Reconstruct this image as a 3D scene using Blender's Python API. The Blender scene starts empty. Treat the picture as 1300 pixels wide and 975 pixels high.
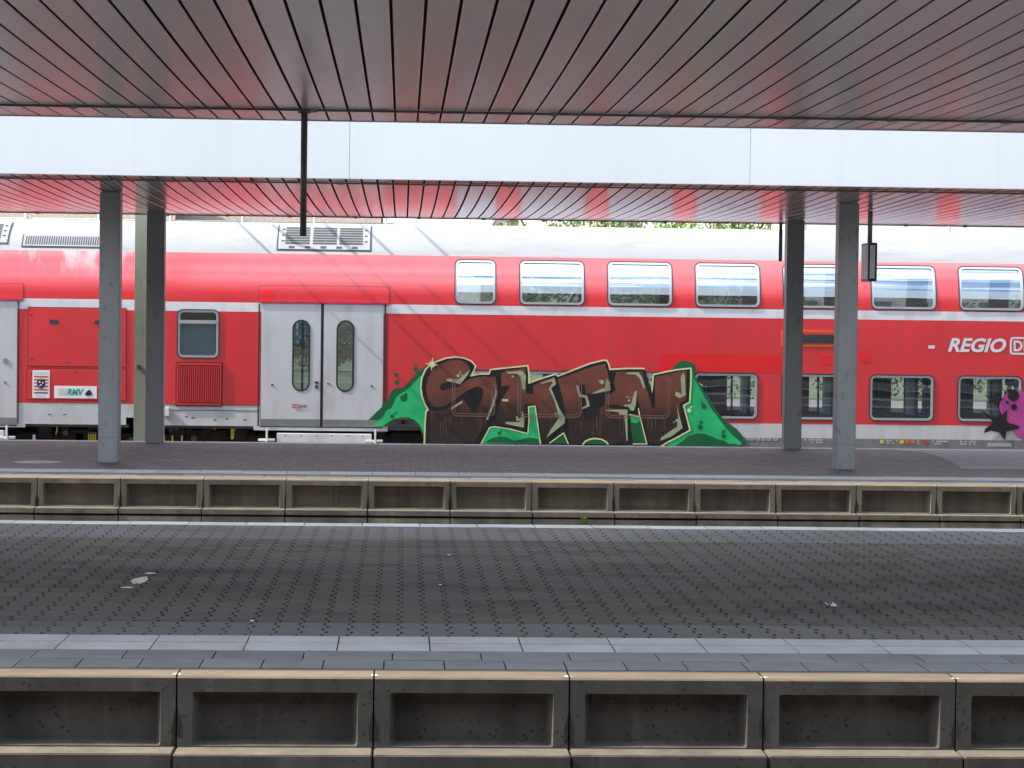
import bpy, bmesh, math, random
from mathutils import Vector, Matrix
from mathutils.geometry import tessellate_polygon
random.seed(7)
R = math.radians
S = bpy.context.scene
COL = S.collection

# ------------------------------------------------------------------ camera
F_PX, CX, CY = 2950.0, 650.0, 487.5
EYE = Vector((0.0, 0.0, 1.70))
YAW, PITCH, ROLL = math.atan(139 / 2950), math.atan(76.5 / 2950), 0.0125
FW = Vector((math.sin(YAW) * math.cos(PITCH), math.cos(YAW) * math.cos(PITCH), -math.sin(PITCH)))
_r0 = Vector((math.cos(YAW), -math.sin(YAW), 0))
_u0 = _r0.cross(FW)
RT = _r0 * math.cos(ROLL) + _u0 * math.sin(ROLL)
UP = _u0 * math.cos(ROLL) - _r0 * math.sin(ROLL)


def ray(u, v):
    return FW + RT * ((u - CX) / F_PX) - UP * ((v - CY) / F_PX)


def on_y(u, v, y):                      # point on the upright plane y
    d = ray(u, v)
    return EYE + d * ((y - EYE.y) / d.y)


def on_z(u, v, z=0.0):                  # point on the level plane z
    d = ray(u, v)
    return EYE + d * ((z - EYE.z) / d.z)


cam_d = bpy.data.cameras.new('camera')
cam = bpy.data.objects.new('camera', cam_d)
COL.objects.link(cam)
m3 = Matrix((RT, UP, -FW)).transposed()
cam.matrix_world = Matrix.Translation(EYE) @ m3.to_4x4()
cam_d.sensor_width = 36
cam_d.lens = 36 * F_PX / 1300
cam_d.clip_start, cam_d.clip_end = 0.1, 3000
S.camera = cam


# ------------------------------------------------------------------ materials
def pmat(name, col, rough=0.6, metal=0.0, var=0.12, scale=3.0, bump=0.0, bscale=60.0, coat=0.0,
         stretch=(1, 1, 1), col2=None, spec=0.5, detail=6.0):
    m = bpy.data.materials.new(name)
    m.use_nodes = True
    nt = m.node_tree
    b = nt.nodes['Principled BSDF']
    b.inputs['Roughness'].default_value = rough
    b.inputs['Metallic'].default_value = metal
    b.inputs['Coat Weight'].default_value = coat
    b.inputs['Coat Roughness'].default_value = 0.08
    b.inputs['Specular IOR Level'].default_value = spec
    tc = nt.nodes.new('ShaderNodeTexCoord')
    mp = nt.nodes.new('ShaderNodeMapping')
    mp.inputs['Scale'].default_value = stretch
    nt.links.new(tc.outputs['Object'], mp.inputs['Vector'])
    n = nt.nodes.new('ShaderNodeTexNoise')
    n.inputs['Scale'].default_value = scale
    n.inputs['Detail'].default_value = detail
    n.inputs['Roughness'].default_value = 0.6
    nt.links.new(mp.outputs[0], n.inputs['Vector'])
    rp = nt.nodes.new('ShaderNodeValToRGB')
    lo = col2 if col2 else tuple(c * (1 - var) for c in col)
    hi = col if col2 else tuple(min(1, c * (1 + var)) for c in col)
    rp.color_ramp.elements[0].position = 0.32
    rp.color_ramp.elements[1].position = 0.68
    rp.color_ramp.elements[0].color = (*lo, 1)
    rp.color_ramp.elements[1].color = (*hi, 1)
    nt.links.new(n.outputs['Fac'], rp.inputs['Fac'])
    nt.links.new(rp.outputs[0], b.inputs['Base Color'])
    if bump:
        n2 = nt.nodes.new('ShaderNodeTexNoise')
        n2.inputs['Scale'].default_value = bscale
        n2.inputs['Detail'].default_value = 4
        nt.links.new(mp.outputs[0], n2.inputs['Vector'])
        bp = nt.nodes.new('ShaderNodeBump')
        bp.inputs['Strength'].default_value = bump
        bp.inputs['Distance'].default_value = 0.01
        nt.links.new(n2.outputs['Fac'], bp.inputs['Height'])
        nt.links.new(bp.outputs[0], b.inputs['Normal'])
    m['ramp'] = rp.name
    return m


def mix_over(m, mask_socket, col, fac=1.0):
    """lay a second colour over a material's base colour where mask is 1"""
    nt = m.node_tree
    b = nt.nodes['Principled BSDF']
    old = b.inputs['Base Color'].links[0].from_socket
    mx = nt.nodes.new('ShaderNodeMix')
    mx.data_type = 'RGBA'
    ml = nt.nodes.new('ShaderNodeMath')
    ml.operation = 'MULTIPLY'
    ml.inputs[1].default_value = fac
    nt.links.new(mask_socket, ml.inputs[0])
    nt.links.new(ml.outputs[0], mx.inputs[0])
    nt.links.new(old, mx.inputs[6])
    mx.inputs[7].default_value = (*col, 1)
    nt.links.new(mx.outputs[2], b.inputs['Base Color'])


def noise_mask(m, scale, lo, hi, stretch=(1, 1, 1), detail=5.0, offset=(0, 0, 0)):
    nt = m.node_tree
    tc = nt.nodes.new('ShaderNodeTexCoord')
    mp = nt.nodes.new('ShaderNodeMapping')
    mp.inputs['Scale'].default_value = stretch
    mp.inputs['Location'].default_value = offset
    nt.links.new(tc.outputs['Object'], mp.inputs['Vector'])
    n = nt.nodes.new('ShaderNodeTexNoise')
    n.inputs['Scale'].default_value = scale
    n.inputs['Detail'].default_value = detail
    nt.links.new(mp.outputs[0], n.inputs['Vector'])
    mr = nt.nodes.new('ShaderNodeMapRange')
    mr.inputs['From Min'].default_value = lo
    mr.inputs['From Max'].default_value = hi
    nt.links.new(n.outputs['Fac'], mr.inputs['Value'])
    return mr.outputs[0]


M = {}
for _k in ('red', 'red2'):
    M[_k] = pmat('red_paint' if _k == 'red' else 'red_paint_streak_reflections', (0.67, 0.016, 0.023), 0.5, var=0.07, scale=1.4, stretch=(1, 1, 0.35), coat=1.0, bump=0.045, bscale=1.1, spec=0.10)
    _b = M[_k].node_tree.nodes['Principled BSDF']
    _b.inputs['Coat Roughness'].default_value = 0.23
    _b.inputs['Coat IOR'].default_value = 2.2
M['red_patch'] = pmat('fresh_red_paint', (0.74, 0.009, 0.012), 0.5, var=0.03, coat=1.0, spec=0.10)
_b = M['red_patch'].node_tree.nodes['Principled BSDF']
_b.inputs['Coat Roughness'].default_value = 0.23
_b.inputs['Coat IOR'].default_value = 1.85
for _k in ('red', 'red2'):
    mix_over(M[_k], noise_mask(M[_k], 5.0, 0.5, 0.8, (1, 1, 0.06)), (0.42, 0.04, 0.04), 0.35)
# whitish streak reflections put into the colour below the left coach's roof edge
_nt = M['red2'].node_tree
_tc = _nt.nodes.new('ShaderNodeTexCoord'); _sp = _nt.nodes.new('ShaderNodeSeparateXYZ')
_nt.links.new(_tc.outputs['Object'], _sp.inputs[0])
_mr = _nt.nodes.new('ShaderNodeMapRange')
_mr.inputs['From Min'].default_value = 2.35 + .85; _mr.inputs['From Max'].default_value = 2.62 + .85
_nt.links.new(_sp.outputs[2], _mr.inputs['Value'])
_mm = _nt.nodes.new('ShaderNodeMath'); _mm.operation = 'MULTIPLY'
_nt.links.new(_mr.outputs[0], _mm.inputs[0])
_nt.links.new(noise_mask(M['red2'], 3.6, 0.46, 0.60, (1, 0.05, 0.35), detail=3), _mm.inputs[1])
mix_over(M['red2'], _mm.outputs[0], (0.62, 0.30, 0.31), 0.7)
M['roof'] = pmat('grey_roof_paint', (0.25, 0.26, 0.27), 0.5, var=0.06, scale=2.0, stretch=(0.5, 1, 2))
mix_over(M['roof'], noise_mask(M['roof'], 6.0, 0.52, 0.8, (0.25, 1, 1)), (0.18, 0.172, 0.16), 0.6)
M['stripe'] = pmat('white_stripe_paint', (0.66, 0.68, 0.71), 0.4, var=0.05)
M['skirt'] = pmat('light_grey_paint', (0.50, 0.52, 0.54), 0.45, var=0.08, scale=4, stretch=(1, 1, 0.3))
M['skirt_dark'] = pmat('dark_grey_paint', (0.17, 0.175, 0.185), 0.5, var=0.12, scale=5)
M['door'] = pmat('door_grey_paint', (0.52, 0.54, 0.57), 0.35, var=0.04, scale=2)
M['rubber'] = pmat('black_rubber', (0.02, 0.021, 0.024), 0.6, var=0.2)
M['frame'] = pmat('aluminium_frame', (0.50, 0.52, 0.54), 0.35, metal=0.5, var=0.06)
M['seam'] = pmat('dark_seam', (0.10, 0.012, 0.014), 0.6, var=0.2)
M['slot'] = pmat('dark_slot', (0.03, 0.032, 0.04), 0.7, var=0.2)
M['under'] = pmat('dirty_underframe', (0.016, 0.015, 0.014), 0.8, var=0.5, scale=6, bump=0.3, bscale=30)
M['under2'] = pmat('grimy_steel', (0.075, 0.07, 0.065), 0.7, var=0.4, scale=8)
M['interior'] = pmat('interior_panel', (0.15, 0.20, 0.25), 0.6, var=0.06)
M['interior_dark'] = pmat('interior_floor', (0.10, 0.10, 0.11), 0.7, var=0.1)
M['seat'] = pmat('blue_seat_fabric', (0.018, 0.03, 0.075), 0.85, var=0.25, scale=20)
M['white'] = pmat('white_paint', (0.78, 0.78, 0.77), 0.4, var=0.04)
M['navy'] = pmat('navy_paint', (0.012, 0.022, 0.11), 0.4, var=0.1)
M['orange'] = pmat('orange_paint', (0.62, 0.13, 0.02), 0.5, var=0.1)
M['yellow'] = pmat('yellow_paint', (0.62, 0.48, 0.05), 0.5, var=0.15)
M['teal'] = pmat('teal_print', (0.02, 0.32, 0.36), 0.5, var=0.1)
M['pale_grey'] = pmat('grey_print', (0.45, 0.48, 0.52), 0.5, var=0.1)
M['crimson'] = pmat('crimson_print', (0.5, 0.02, 0.06), 0.5, var=0.1)


def glass(name, refl, tint, rough=0.0, wob=0.0):
    m = bpy.data.materials.new(name)
    m.use_nodes = True
    nt = m.node_tree
    nt.nodes.clear()
    out = nt.nodes.new('ShaderNodeOutputMaterial')
    tr = nt.nodes.new('ShaderNodeBsdfTransparent')
    tr.inputs[0].default_value = (*tint, 1)
    gl = nt.nodes.new('ShaderNodeBsdfGlossy')
    gl.inputs['Roughness'].default_value = rough
    gl.inputs['Color'].default_value = (0.80, 0.92, 1.0, 1)
    mx = nt.nodes.new('ShaderNodeMixShader')
    fr = nt.nodes.new('ShaderNodeLayerWeight')
    fr.inputs['Blend'].default_value = 0.3
    mr = nt.nodes.new('ShaderNodeMapRange')
    mr.inputs['To Min'].default_value = refl
    mr.inputs['To Max'].default_value = 1.0
    nt.links.new(fr.outputs['Fresnel'], mr.inputs['Value'])
    nt.links.new(mr.outputs[0], mx.inputs[0])
    nt.links.new(tr.outputs[0], mx.inputs[1])
    nt.links.new(gl.outputs[0], mx.inputs[2])
    if wob:
        tc = nt.nodes.new('ShaderNodeTexCoord')
        n = nt.nodes.new('ShaderNodeTexNoise')
        n.inputs['Scale'].default_value = 1.1
        n.inputs['Detail'].default_value = 1
        nt.links.new(tc.outputs['Object'], n.inputs['Vector'])
        bp = nt.nodes.new('ShaderNodeBump')
        bp.inputs['Strength'].default_value = wob
        bp.inputs['Distance'].default_value = 0.05
        nt.links.new(n.outputs['Fac'], bp.inputs['Height'])
        nt.links.new(bp.outputs[0], gl.inputs['Normal'])
        nt.links.new(bp.outputs[0], fr.inputs['Normal'])
    nt.links.new(mx.outputs[0], out.inputs[0])
    return m


M['glass_up'] = glass('coated_window_glass', 0.62, (0.34, 0.40, 0.39), wob=0.10)
M['glass_low'] = glass('tinted_window_glass', 0.22, (0.62, 0.69, 0.70), wob=0.06)
M['glass_door'] = glass('door_window_glass', 0.22, (0.30, 0.38, 0.39), wob=0.08)
M['glass_frost'] = glass('frosted_window_glass', 0.14, (0.75, 0.8, 0.82), rough=0.05)
M['frosted'] = pmat('frosted_pane', (0.42, 0.72, 0.88), 0.25, var=0.1, scale=2)

# canopy
M['ceil1'] = pmat('canopy_panel_metal', (0.84, 0.86, 0.88), 0.27, metal=0.75, var=0.10, scale=0.8, stretch=(3, 0.3, 1), bump=0.02, bscale=5)
M['ceil2'] = pmat('canopy_panel_enamel', (0.74, 0.745, 0.755), 0.20, metal=0.7, var=0.08, scale=0.8, stretch=(3, 0.3, 1), bump=0.02, bscale=5)
M['backing'] = pmat('canopy_gap_black', (0.006, 0.006, 0.008), 0.9, var=0.2)
M['fascia'] = pmat('fascia_white_enamel', (0.60, 0.63, 0.65), 0.45, var=0.03, scale=0.7, stretch=(1, 1, 0.3))
mix_over(M['fascia'], noise_mask(M['fascia'], 5, 0.56, 0.80, (1, 1, 0.06)), (0.46, 0.47, 0.46), 0.2)
for _k in ('skirt', 'skirt_dark', 'door', 'stripe'):
    mix_over(M[_k], noise_mask(M[_k], 4.5, 0.50, 0.75, (1, 1, 0.25)), (0.24, 0.22, 0.20) if _k != 'skirt_dark' else (0.10, 0.09, 0.08), 0.30)
M['roofing'] = pmat('roofing_felt', (0.16, 0.16, 0.155), 0.9, var=0.2)
M['column'] = pmat('column_grey_paint', (0.265, 0.278, 0.285), 0.45, var=0.10, scale=3, stretch=(1, 1, 0.25), bump=0.05, bscale=25)
mix_over(M['column'], noise_mask(M['column'], 14, 0.62, 0.72, (1, 1, 0.5)), (0.09, 0.085, 0.08), 0.5)
M['pole'] = pmat('pole_dark_paint', (0.15, 0.14, 0.135), 0.5, var=0.2)
M['mast'] = pmat('mast_green_grey_paint', (0.31, 0.34, 0.27), 0.6, var=0.12, scale=3, stretch=(1, 1, 0.2))
mix_over(M['mast'], noise_mask(M['mast'], 7, 0.6, 0.75, (1, 1, 0.3)), (0.14, 0.11, 0.07), 0.5)
M['steel'] = pmat('galvanised_steel', (0.32, 0.33, 0.34), 0.5, metal=0.6, var=0.15)
M['sign_face'] = pmat('sign_face_print', (0.5, 0.5, 0.6), 0.4, var=0.25, scale=5)
M['sign_end'] = pmat('sign_end_grey', (0.72, 0.78, 0.80), 0.5, var=0.08)


# concrete for the platform edge elements
def concrete(name, base, dark, pits=True):
    m = pmat(name, base, 0.85, var=0.2, scale=3.5, col2=dark, bump=0.12, bscale=90, stretch=(1, 1, 1.3))
    mix_over(m, noise_mask(m, 6, 0.46, 0.72, (1, 1, 0.12)), tuple(c * 0.35 for c in base), 0.75)
    mix_over(m, noise_mask(m, 8, 0.60, 0.78, (1, 1, 0.10), offset=(4, 0, 2)), tuple(c * 1.9 for c in base), 0.45)
    if pits:
        nt = m.node_tree
        tc = nt.nodes.new('ShaderNodeTexCoord')
        vo = nt.nodes.new('ShaderNodeTexVoronoi')
        vo.inputs['Scale'].default_value = 26
        nt.links.new(tc.outputs['Object'], vo.inputs['Vector'])
        mr = nt.nodes.new('ShaderNodeMapRange')
        mr.inputs['From Min'].default_value = 0.30
        mr.inputs['From Max'].default_value = 0.16
        nt.links.new(vo.outputs['Distance'], mr.inputs['Value'])
        g = nt.nodes.new('ShaderNodeMath')
        g.operation = 'MULTIPLY'
        nt.links.new(mr.outputs[0], g.inputs[0])
        nt.links.new(noise_mask(m, 6, 0.46, 0.54), g.inputs[1])
        mix_over(m, g.outputs[0], tuple(c * 0.22 for c in base), 0.9)
    return m


M['conc1'] = concrete('weathered_concrete', (0.080, 0.074, 0.060), (0.040, 0.037, 0.031))
M['conc2'] = concrete('weathered_concrete_brown', (0.165, 0.140, 0.105), (0.10, 0.085, 0.065), pits=False)
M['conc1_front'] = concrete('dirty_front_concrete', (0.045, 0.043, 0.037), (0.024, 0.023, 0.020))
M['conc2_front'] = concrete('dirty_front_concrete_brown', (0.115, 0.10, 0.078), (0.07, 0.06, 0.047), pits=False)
M['nosing'] = pmat('tan_nosing_concrete', (0.155, 0.118, 0.080), 0.85, var=0.2, scale=8, bump=0.3, bscale=120, stretch=(0.4, 1, 1))
mix_over(M['nosing'], noise_mask(M['nosing'], 9, 0.55, 0.72, (0.5, 1, 1)), (0.14, 0.12, 0.095), 0.6)
M['ledge'] = pmat('ledge_concrete', (0.125, 0.100, 0.076), 0.9, var=0.25, scale=7, bump=0.4, bscale=110)
M['crack'] = pmat('open_joint', (0.008, 0.008, 0.008), 0.95, var=0.2)
M['guide'] = pmat('pale_guide_slab', (0.41, 0.42, 0.43), 0.75, var=0.12, scale=2.2, bump=0.12, bscale=80)
mix_over(M['guide'], noise_mask(M['guide'], 3, 0.55, 0.75), (0.30, 0.31, 0.31), 0.6)
M['edge_slab'] = pmat('grey_edge_slab', (0.145, 0.155, 0.165), 0.75, var=0.15, scale=4, bump=0.25, bscale=100)
M['joint'] = pmat('slab_joint', (0.02, 0.02, 0.022), 0.95, var=0.2)
M['ballast'] = pmat('track_ballast', (0.060, 0.050, 0.042), 0.95, var=0.5, scale=18, bump=1.0, bscale=25)
M['platform_body'] = pmat('platform_side_concrete', (0.2, 0.19, 0.17), 0.9, var=0.2)


def interlock_paving():
    """dark interlocking pavers: stepped joints every 0.137 m, cross joints every 0.23 m"""
    m = pmat('interlocking_pavers', (0.090, 0.077, 0.064), 0.7, var=0.22, scale=0.9, stretch=(0.35, 1, 1), bump=0.05, bscale=40, spec=0.10)
    mix_over(m, noise_mask(m, 2.0, 0.5, 0.72, (0.25, 1, 1)), (0.030, 0.0265, 0.0235), 0.75)
    mix_over(m, noise_mask(m, 1.1, 0.55, 0.75, (0.3, 1, 1), offset=(3, 7, 0)), (0.115, 0.113, 0.112), 0.75)
    nt = m.node_tree
    L = nt.links.new

    def math(op, a, b=None, c=None):
        n = nt.nodes.new('ShaderNodeMath')
        n.operation = op
        for i, x in enumerate((a, b, c)):
            if x is None:
                continue
            if isinstance(x, (int, float)):
                n.inputs[i].default_value = x
            else:
                L(x, n.inputs[i])
        return n.outputs[0]
    tc = nt.nodes.new('ShaderNodeTexCoord')
    sp = nt.nodes.new('ShaderNodeSeparateXYZ')
    L(tc.outputs['Object'], sp.inputs[0])
    x, y = sp.outputs[0], sp.outputs[1]
    PX, PY = 0.137, 0.23
    yc = math('FRACT', math('DIVIDE', y, PY))
    phase = math('GREATER_THAN', yc, 0.5)                       # which half of the block
    shift = math('MULTIPLY', math('SUBTRACT', phase, 0.5), 0.0205)
    xs = math('ADD', x, shift)
    xf = math('ABSOLUTE', math('SUBTRACT', math('FRACT', math('DIVIDE', xs, PX)), 0.5))
    dx = math('MULTIPLY', math('SUBTRACT', 0.5, xf), PX)          # distance to the joint
    yy = math('FRACT', math('MULTIPLY', yc, 2.0))
    seg = math('MULTIPLY', math('GREATER_THAN', yy, 0.14), math('LESS_THAN', yy, 0.80))
    j1 = math('MULTIPLY', math('LESS_THAN', dx, 0.0085), seg)
    # cross joints
    yf = math('ABSOLUTE', math('SUBTRACT', yc, 0.5))
    j2 = math('MULTIPLY', math('GREATER_THAN', yf, 0.485), 0.35)
    jj = math('MAXIMUM', j1, j2)
    # wear of the joints
    wear = noise_mask(m, 1.3, 0.36, 0.60, (0.5, 1, 1), offset=(1, 2, 0))
    jm = math('MULTIPLY', jj, math('ADD', math('MULTIPLY', wear, 0.60), 0.22))
    # each block its own tone
    wn = nt.nodes.new('ShaderNodeTexWhiteNoise')
    wn.noise_dimensions = '2D'
    cmb = nt.nodes.new('ShaderNodeCombineXYZ')
    L(math('FLOOR', math('DIVIDE', xs, PX)), cmb.inputs[0])
    L(math('FLOOR', math('DIVIDE', y, PY)), cmb.inputs[1])
    L(cmb.outputs[0], wn.inputs['Vector'])
    dark = math('MULTIPLY', math('GREATER_THAN', wn.outputs['Value'], 0.72), 0.35)
    mix_over(m, dark, (0.025, 0.022, 0.020), 1.0)
    lite = math('MULTIPLY', math('LESS_THAN', wn.outputs['Value'], 0.10), 0.35)
    mix_over(m, lite, (0.09, 0.09, 0.088), 1.0)
    # trodden-in gum and grit
    vo = nt.nodes.new('ShaderNodeTexVoronoi')
    vo.inputs['Scale'].default_value = 2.6
    L(tc.outputs['Object'], vo.inputs['Vector'])
    sc_ = nt.nodes.new('ShaderNodeSeparateColor')
    L(vo.outputs['Color'], sc_.inputs[0])
    lane = noise_mask(m, 0.9, 0.48, 0.66, (0.25, 1.6, 1), offset=(9, 1, 0))
    mix_over(m, lane, (0.125, 0.112, 0.10), 0.5)
    gum = math('MULTIPLY', math('LESS_THAN', vo.outputs['Distance'], math('MULTIPLY', sc_.outputs[0], 0.075)), math('GREATER_THAN', sc_.outputs[1], 0.45))
    mix_over(m, gum, (0.13, 0.125, 0.115), 0.55)
    gum2 = math('MULTIPLY', math('LESS_THAN', vo.outputs['Distance'], math('MULTIPLY', sc_.outputs[2], 0.11)), math('LESS_THAN', sc_.outputs[1], 0.30))
    mix_over(m, gum2, (0.018, 0.017, 0.016), 0.7)
    wn2 = nt.nodes.new('ShaderNodeTexWhiteNoise')
    wn2.noise_dimensions = '2D'
    cm2 = nt.nodes.new('ShaderNodeCombineXYZ')
    L(math('FLOOR', math('DIVIDE', x, PX * 7)), cm2.inputs[0])
    L(math('FLOOR', math('DIVIDE', y, PY * 2)), cm2.inputs[1])
    L(cm2.outputs[0], wn2.inputs['Vector'])
    mix_over(m, math('MULTIPLY', math('GREATER_THAN', wn2.outputs['Value'], 0.80), 0.35), (0.12, 0.115, 0.11), 1.0)
    # cleaner rows along both edges of the platform
    rows = math('MAXIMUM', math('LESS_THAN', y, 13.11), math('GREATER_THAN', y, 18.17))
    mix_over(m, math('MULTIPLY', rows, math('ADD', math('MULTIPLY', wear, 0.35), 0.35)), (0.165, 0.168, 0.175), 1.0)
    mix_over(m, jm, (0.030, 0.028, 0.026), 1.0)
    b = nt.nodes['Principled BSDF']
    L(math('MULTIPLY', math('SUBTRACT', 1.0, jj), 0.10), b.inputs['Specular IOR Level'])
    return m


M['pavers1'] = interlock_paving()


def brick_paving(name, c1, c2, mortar, w=0.21, h=0.30):
    m = pmat(name, c1, 0.65, var=0.2, scale=1.2, stretch=(0.3, 1, 1), spec=0.25)
    nt = m.node_tree
    tc = nt.nodes.new('ShaderNodeTexCoord')
    br = nt.nodes.new('ShaderNodeTexBrick')
    br.inputs['Scale'].default_value = 1.0
    br.inputs['Brick Width'].default_value = w
    br.inputs['Row Height'].default_value = h
    br.inputs['Mortar Size'].default_value = 0.010
    br.inputs['Color1'].default_value = (*c1, 1)
    br.inputs['Color2'].default_value = (*c2, 1)
    br.inputs['Mortar'].default_value = (*mortar, 1)
    nt.links.new(tc.outputs['Object'], br.inputs['Vector'])
    b = nt.nodes['Principled BSDF']
    old = b.inputs['Base Color'].links[0].from_socket
    mx = nt.nodes.new('ShaderNodeMix')
    mx.data_type = 'RGBA'
    mx.inputs[0].default_value = 0.7
    nt.links.new(old, mx.inputs[6])
    nt.links.new(br.outputs['Color'], mx.inputs[7])
    nt.links.new(mx.outputs[2], b.inputs['Base Color'])
    mix_over(m, noise_mask(m, 1.5, 0.5, 0.75, (0.25, 1, 1)), tuple(c * 0.6 for c in c1), 0.6)
    return m


M['pavers2'] = brick_paving('grey_block_paving', (0.145, 0.133, 0.128), (0.080, 0.072, 0.070), (0.030, 0.027, 0.026))
M['pavers3'] = brick_paving('painted_sunlit_paving', (0.29, 0.295, 0.31), (0.24, 0.245, 0.26), (0.09, 0.09, 0.09), 0.2, 0.2)

def per_piece(m, amount, island=True):
    nt = m.node_tree
    if island:
        gsrc = nt.nodes.new('ShaderNodeNewGeometry').outputs['Random Per Island']
    else:
        gsrc = nt.nodes.new('ShaderNodeObjectInfo').outputs['Random']
    b = nt.nodes['Principled BSDF']
    old = b.inputs['Base Color'].links[0].from_socket
    hsv = nt.nodes.new('ShaderNodeHueSaturation')
    mr = nt.nodes.new('ShaderNodeMapRange')
    mr.inputs['To Min'].default_value = 1 - amount
    mr.inputs['To Max'].default_value = 1 + amount
    nt.links.new(gsrc, mr.inputs['Value'])
    nt.links.new(mr.outputs[0], hsv.inputs['Value'])
    nt.links.new(old, hsv.inputs['Color'])
    nt.links.new(hsv.outputs[0], b.inputs['Base Color'])


for k_, a_ in (('guide', .10), ('edge_slab', .16)):
    per_piece(M[k_], a_)
for k_, a_ in (('conc1', .12), ('conc2', .14), ('conc1_front', .12), ('conc2_front', .14), ('nosing', .10), ('ledge', .12), ('fascia', .015)):
    per_piece(M[k_], a_, False)
per_piece(M['ceil1'], .05)
per_piece(M['ceil2'], .05)

# spray paint
M['g_dark'] = pmat('spray_dark_green', (0.006, 0.105, 0.036), 0.5, var=0.15)
M['g_light'] = pmat('spray_bright_green', (0.018, 0.45, 0.155), 0.45, var=0.22, scale=2.5)
M['g_black'] = pmat('spray_black', (0.012, 0.012, 0.014), 0.45, var=0.3)
M['g_line'] = pmat('spray_pale_yellow', (0.66, 0.66, 0.36), 0.5, var=0.06)
M['g_sage'] = pmat('spray_sage', (0.33, 0.37, 0.235), 0.55, var=0.15, scale=8)
M['g_bead'] = pmat('overspray_on_frame', (0.22, 0.125, 0.11), 0.4, var=0.2)
M['g_pink'] = pmat('spray_magenta', (0.40, 0.05, 0.26), 0.5, var=0.3, scale=2.5)


def brown_paint(z0, z1):
    m = pmat('spray_brown_fade', (0.155, 0.046, 0.030), 0.5, var=0.15, scale=4)
    nt = m.node_tree
    tc = nt.nodes.new('ShaderNodeTexCoord')
    sp = nt.nodes.new('ShaderNodeSeparateXYZ')
    nt.links.new(tc.outputs['Object'], sp.inputs[0])
    n = nt.nodes.new('ShaderNodeTexNoise')
    n.inputs['Scale'].default_value = 2.2
    nt.links.new(tc.outputs['Object'], n.inputs['Vector'])
    ad = nt.nodes.new('ShaderNodeMath')
    ad.operation = 'MULTIPLY_ADD'
    ad.inputs[1].default_value = 0.55
    nt.links.new(n.outputs['Fac'], ad.inputs[0])
    nt.links.new(sp.outputs[2], ad.inputs[2])
    mr = nt.nodes.new('ShaderNodeMapRange')
    mr.inputs['From Min'].default_value = z1 + 0.27 + 0.85
    mr.inputs['From Max'].default_value = z0 + 0.27 + 0.85
    nt.links.new(ad.outputs[0], mr.inputs['Value'])
    mix_over(m, mr.outputs[0], (0.028, 0.017, 0.015), 1.0)
    mix_over(m, noise_mask(m, 9, 0.62, 0.8, (1, 1, 0.05)), (0.16, 0.12, 0.11), 0.4)   # drips
    return m


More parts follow.
